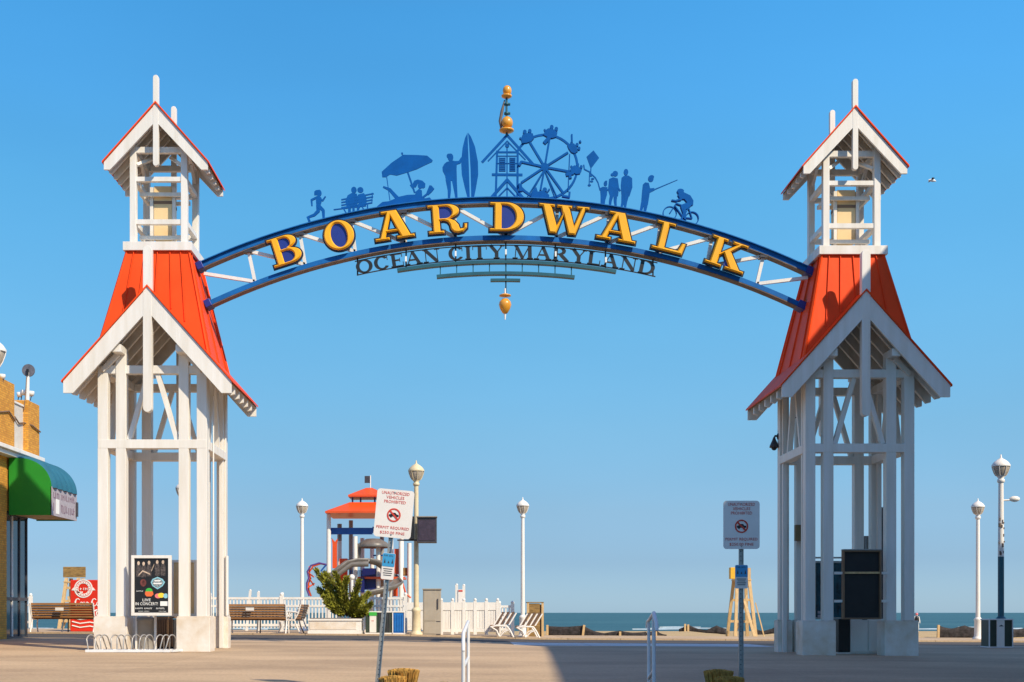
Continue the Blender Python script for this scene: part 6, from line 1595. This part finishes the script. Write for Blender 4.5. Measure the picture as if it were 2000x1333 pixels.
silt([(1832, 1222, 1250, 1), (1860, 1228, 1250, 0), (1884, 1222, 1250, 1), (1903, 1226, 1250, 1), (1932, 1232, 1250, 0)], Yf, 'black fabric fence bunched behind the slim lamp at the right', posts=((1833, 1221, 1250, 1),))
silt([(1976, 1229, 1252, 1), (2004, 1227, 1252, 1), (2060, 1227, 1252, 0)], Yf, 'black fabric fence at the right edge of the picture', posts=())

# low litter bin with person far away on the beach
def person(px, Yp, label):
    x = WX(px, Yp); z = beach(x, Yp)
    t = thing('person', (x, Yp, z), label, 'person')
    J = {'pel': (0, 0, .92), 'sp': (0, 0, 1.15), 'ch': (0, 0, 1.35), 'nk': (0, 0, 1.50), 'hd': (0, -.02, 1.60), 'ht': (0, 0, 1.72)}
    vs = []; rad = []; ed = []
    def A(p, r): vs.append(Vector(p) + Vector((x, Yp, z))); rad.append(r); return len(vs) - 1
    pel = A((0, 0, .92), .15); sp = A((0, 0, 1.12), .14); chh = A((0, 0, 1.36), .17); nk = A((0, 0, 1.50), .06); h1 = A((0, -.01, 1.60), .095); h2 = A((0, 0, 1.70), .08)
    ed += [(pel, sp), (sp, chh), (chh, nk), (nk, h1), (h1, h2)]
    for sx in (-1, 1):
        a = A((sx * .10, 0, .85), .10); k_ = A((sx * .12, -.05 * sx, .48), .07); f = A((sx * .13, .04 * sx, .08), .05); g = A((sx * .13, -.10, .04), .04)
        ed += [(pel, a), (a, k_), (k_, f), (f, g)]
        s1 = A((sx * .19, 0, 1.40), .07); e1 = A((sx * .26, .02, 1.12), .05); w1 = A((sx * .24, -.12, .90), .035); hd_ = A((sx * .23, -.16, .83), .035)
        ed += [(chh, s1), (s1, e1), (e1, w1), (w1, hd_)]
    me = bpy.data.meshes.new('body'); me.from_pydata([v - Vector((x, Yp, z)) for v in vs], ed, [])
    o = bpy.data.objects.new('body', me); COL.objects.link(o); o.parent = t; me.materials.append(M['white'])
    sk = o.modifiers.new('skin', 'SKIN'); 
    for i, r in enumerate(rad): me.skin_vertices[0].data[i].radius = (r, r)
    me.skin_vertices[0].data[0].use_root = True
    o.modifiers.new('sub', 'SUBSURF').levels = 1
    dk = MB(); c = Vector((x, Yp, z))
    dk.lathe(c, [(.16, .95), (.185, 1.1), (.20, 1.3), (.19, 1.42), (.09, 1.50)], 16); dk.build('dark_vest', 'black', t)
    MB().ball(c + Vector((0, -.01, 1.66)), .125, 14, (1, 1, 1.05)).build('pink_hood', 'litpink', t)
person(1790.5, 112, 'distant person in pink hat and white trousers on the beach by the right tower')
# gull
p = W(1821, 353, 30)
t = thing('gull', p, 'small grey and white gull flying right of the right tower roof', 'bird')
MB().tube([p + Vector((-.10, 0, .01)), p + Vector((-.05, 0, .015)), p, p + Vector((.05, 0, -.005)), p + Vector((.09, 0, -.02))], [.008, .025, .035, .028, .008], 10).build('body', 'purewhite', t)
for e in (-1, 1):
    MB().add([p + Vector((-.03, 0, .02)), p + Vector((.03, 0, .015)), p + Vector((.02, e * .10, .035)), p + Vector((-.03, e * .18, .01)), p + Vector((-.05, e * .11, .035))], [(0, 1, 2, 3, 4)]).build('wing', 'feather' if e > 0 else 'dkgrey', t)

# ================================================================ the block beside the street whose shade falls on the right tower
t = thing('street_block', (20, 5, -.85), 'tall cream building beside the street out of frame to the right, shading the right tower', 'building')
hB = 13.0
def bx_(y): return 11.93 + .05 * (y - 12.5)
yA, yB = -25.0, 20.7
b = MB(); vs = [(bx_(yA), yA, -.9), (30, yA, -.9), (30, yB, -.9), (bx_(yB), yB, -.9), (bx_(yA), yA, hB), (30, yA, hB), (30, yB, hB), (bx_(yB), yB, hB)]
b.add(vs, [(0, 3, 2, 1), (4, 5, 6, 7), (0, 1, 5, 4), (1, 2, 6, 5), (2, 3, 7, 6), (3, 0, 4, 7)]); b.build('wall', 'stucco', t)
for fl in range(4):
    for j in range(8):
        y = -20 + j * 5; 
        w_ = MB().box((bx_(y) + .0, y, 1.6 + fl * 3.0), (.12, 1.8, 1.5)).build('window', 'white', t); MB().box((bx_(y) - .07, y, 1.6 + fl * 3.0), (.02, 1.6, 1.3)).build('pane', 'glass', w_)
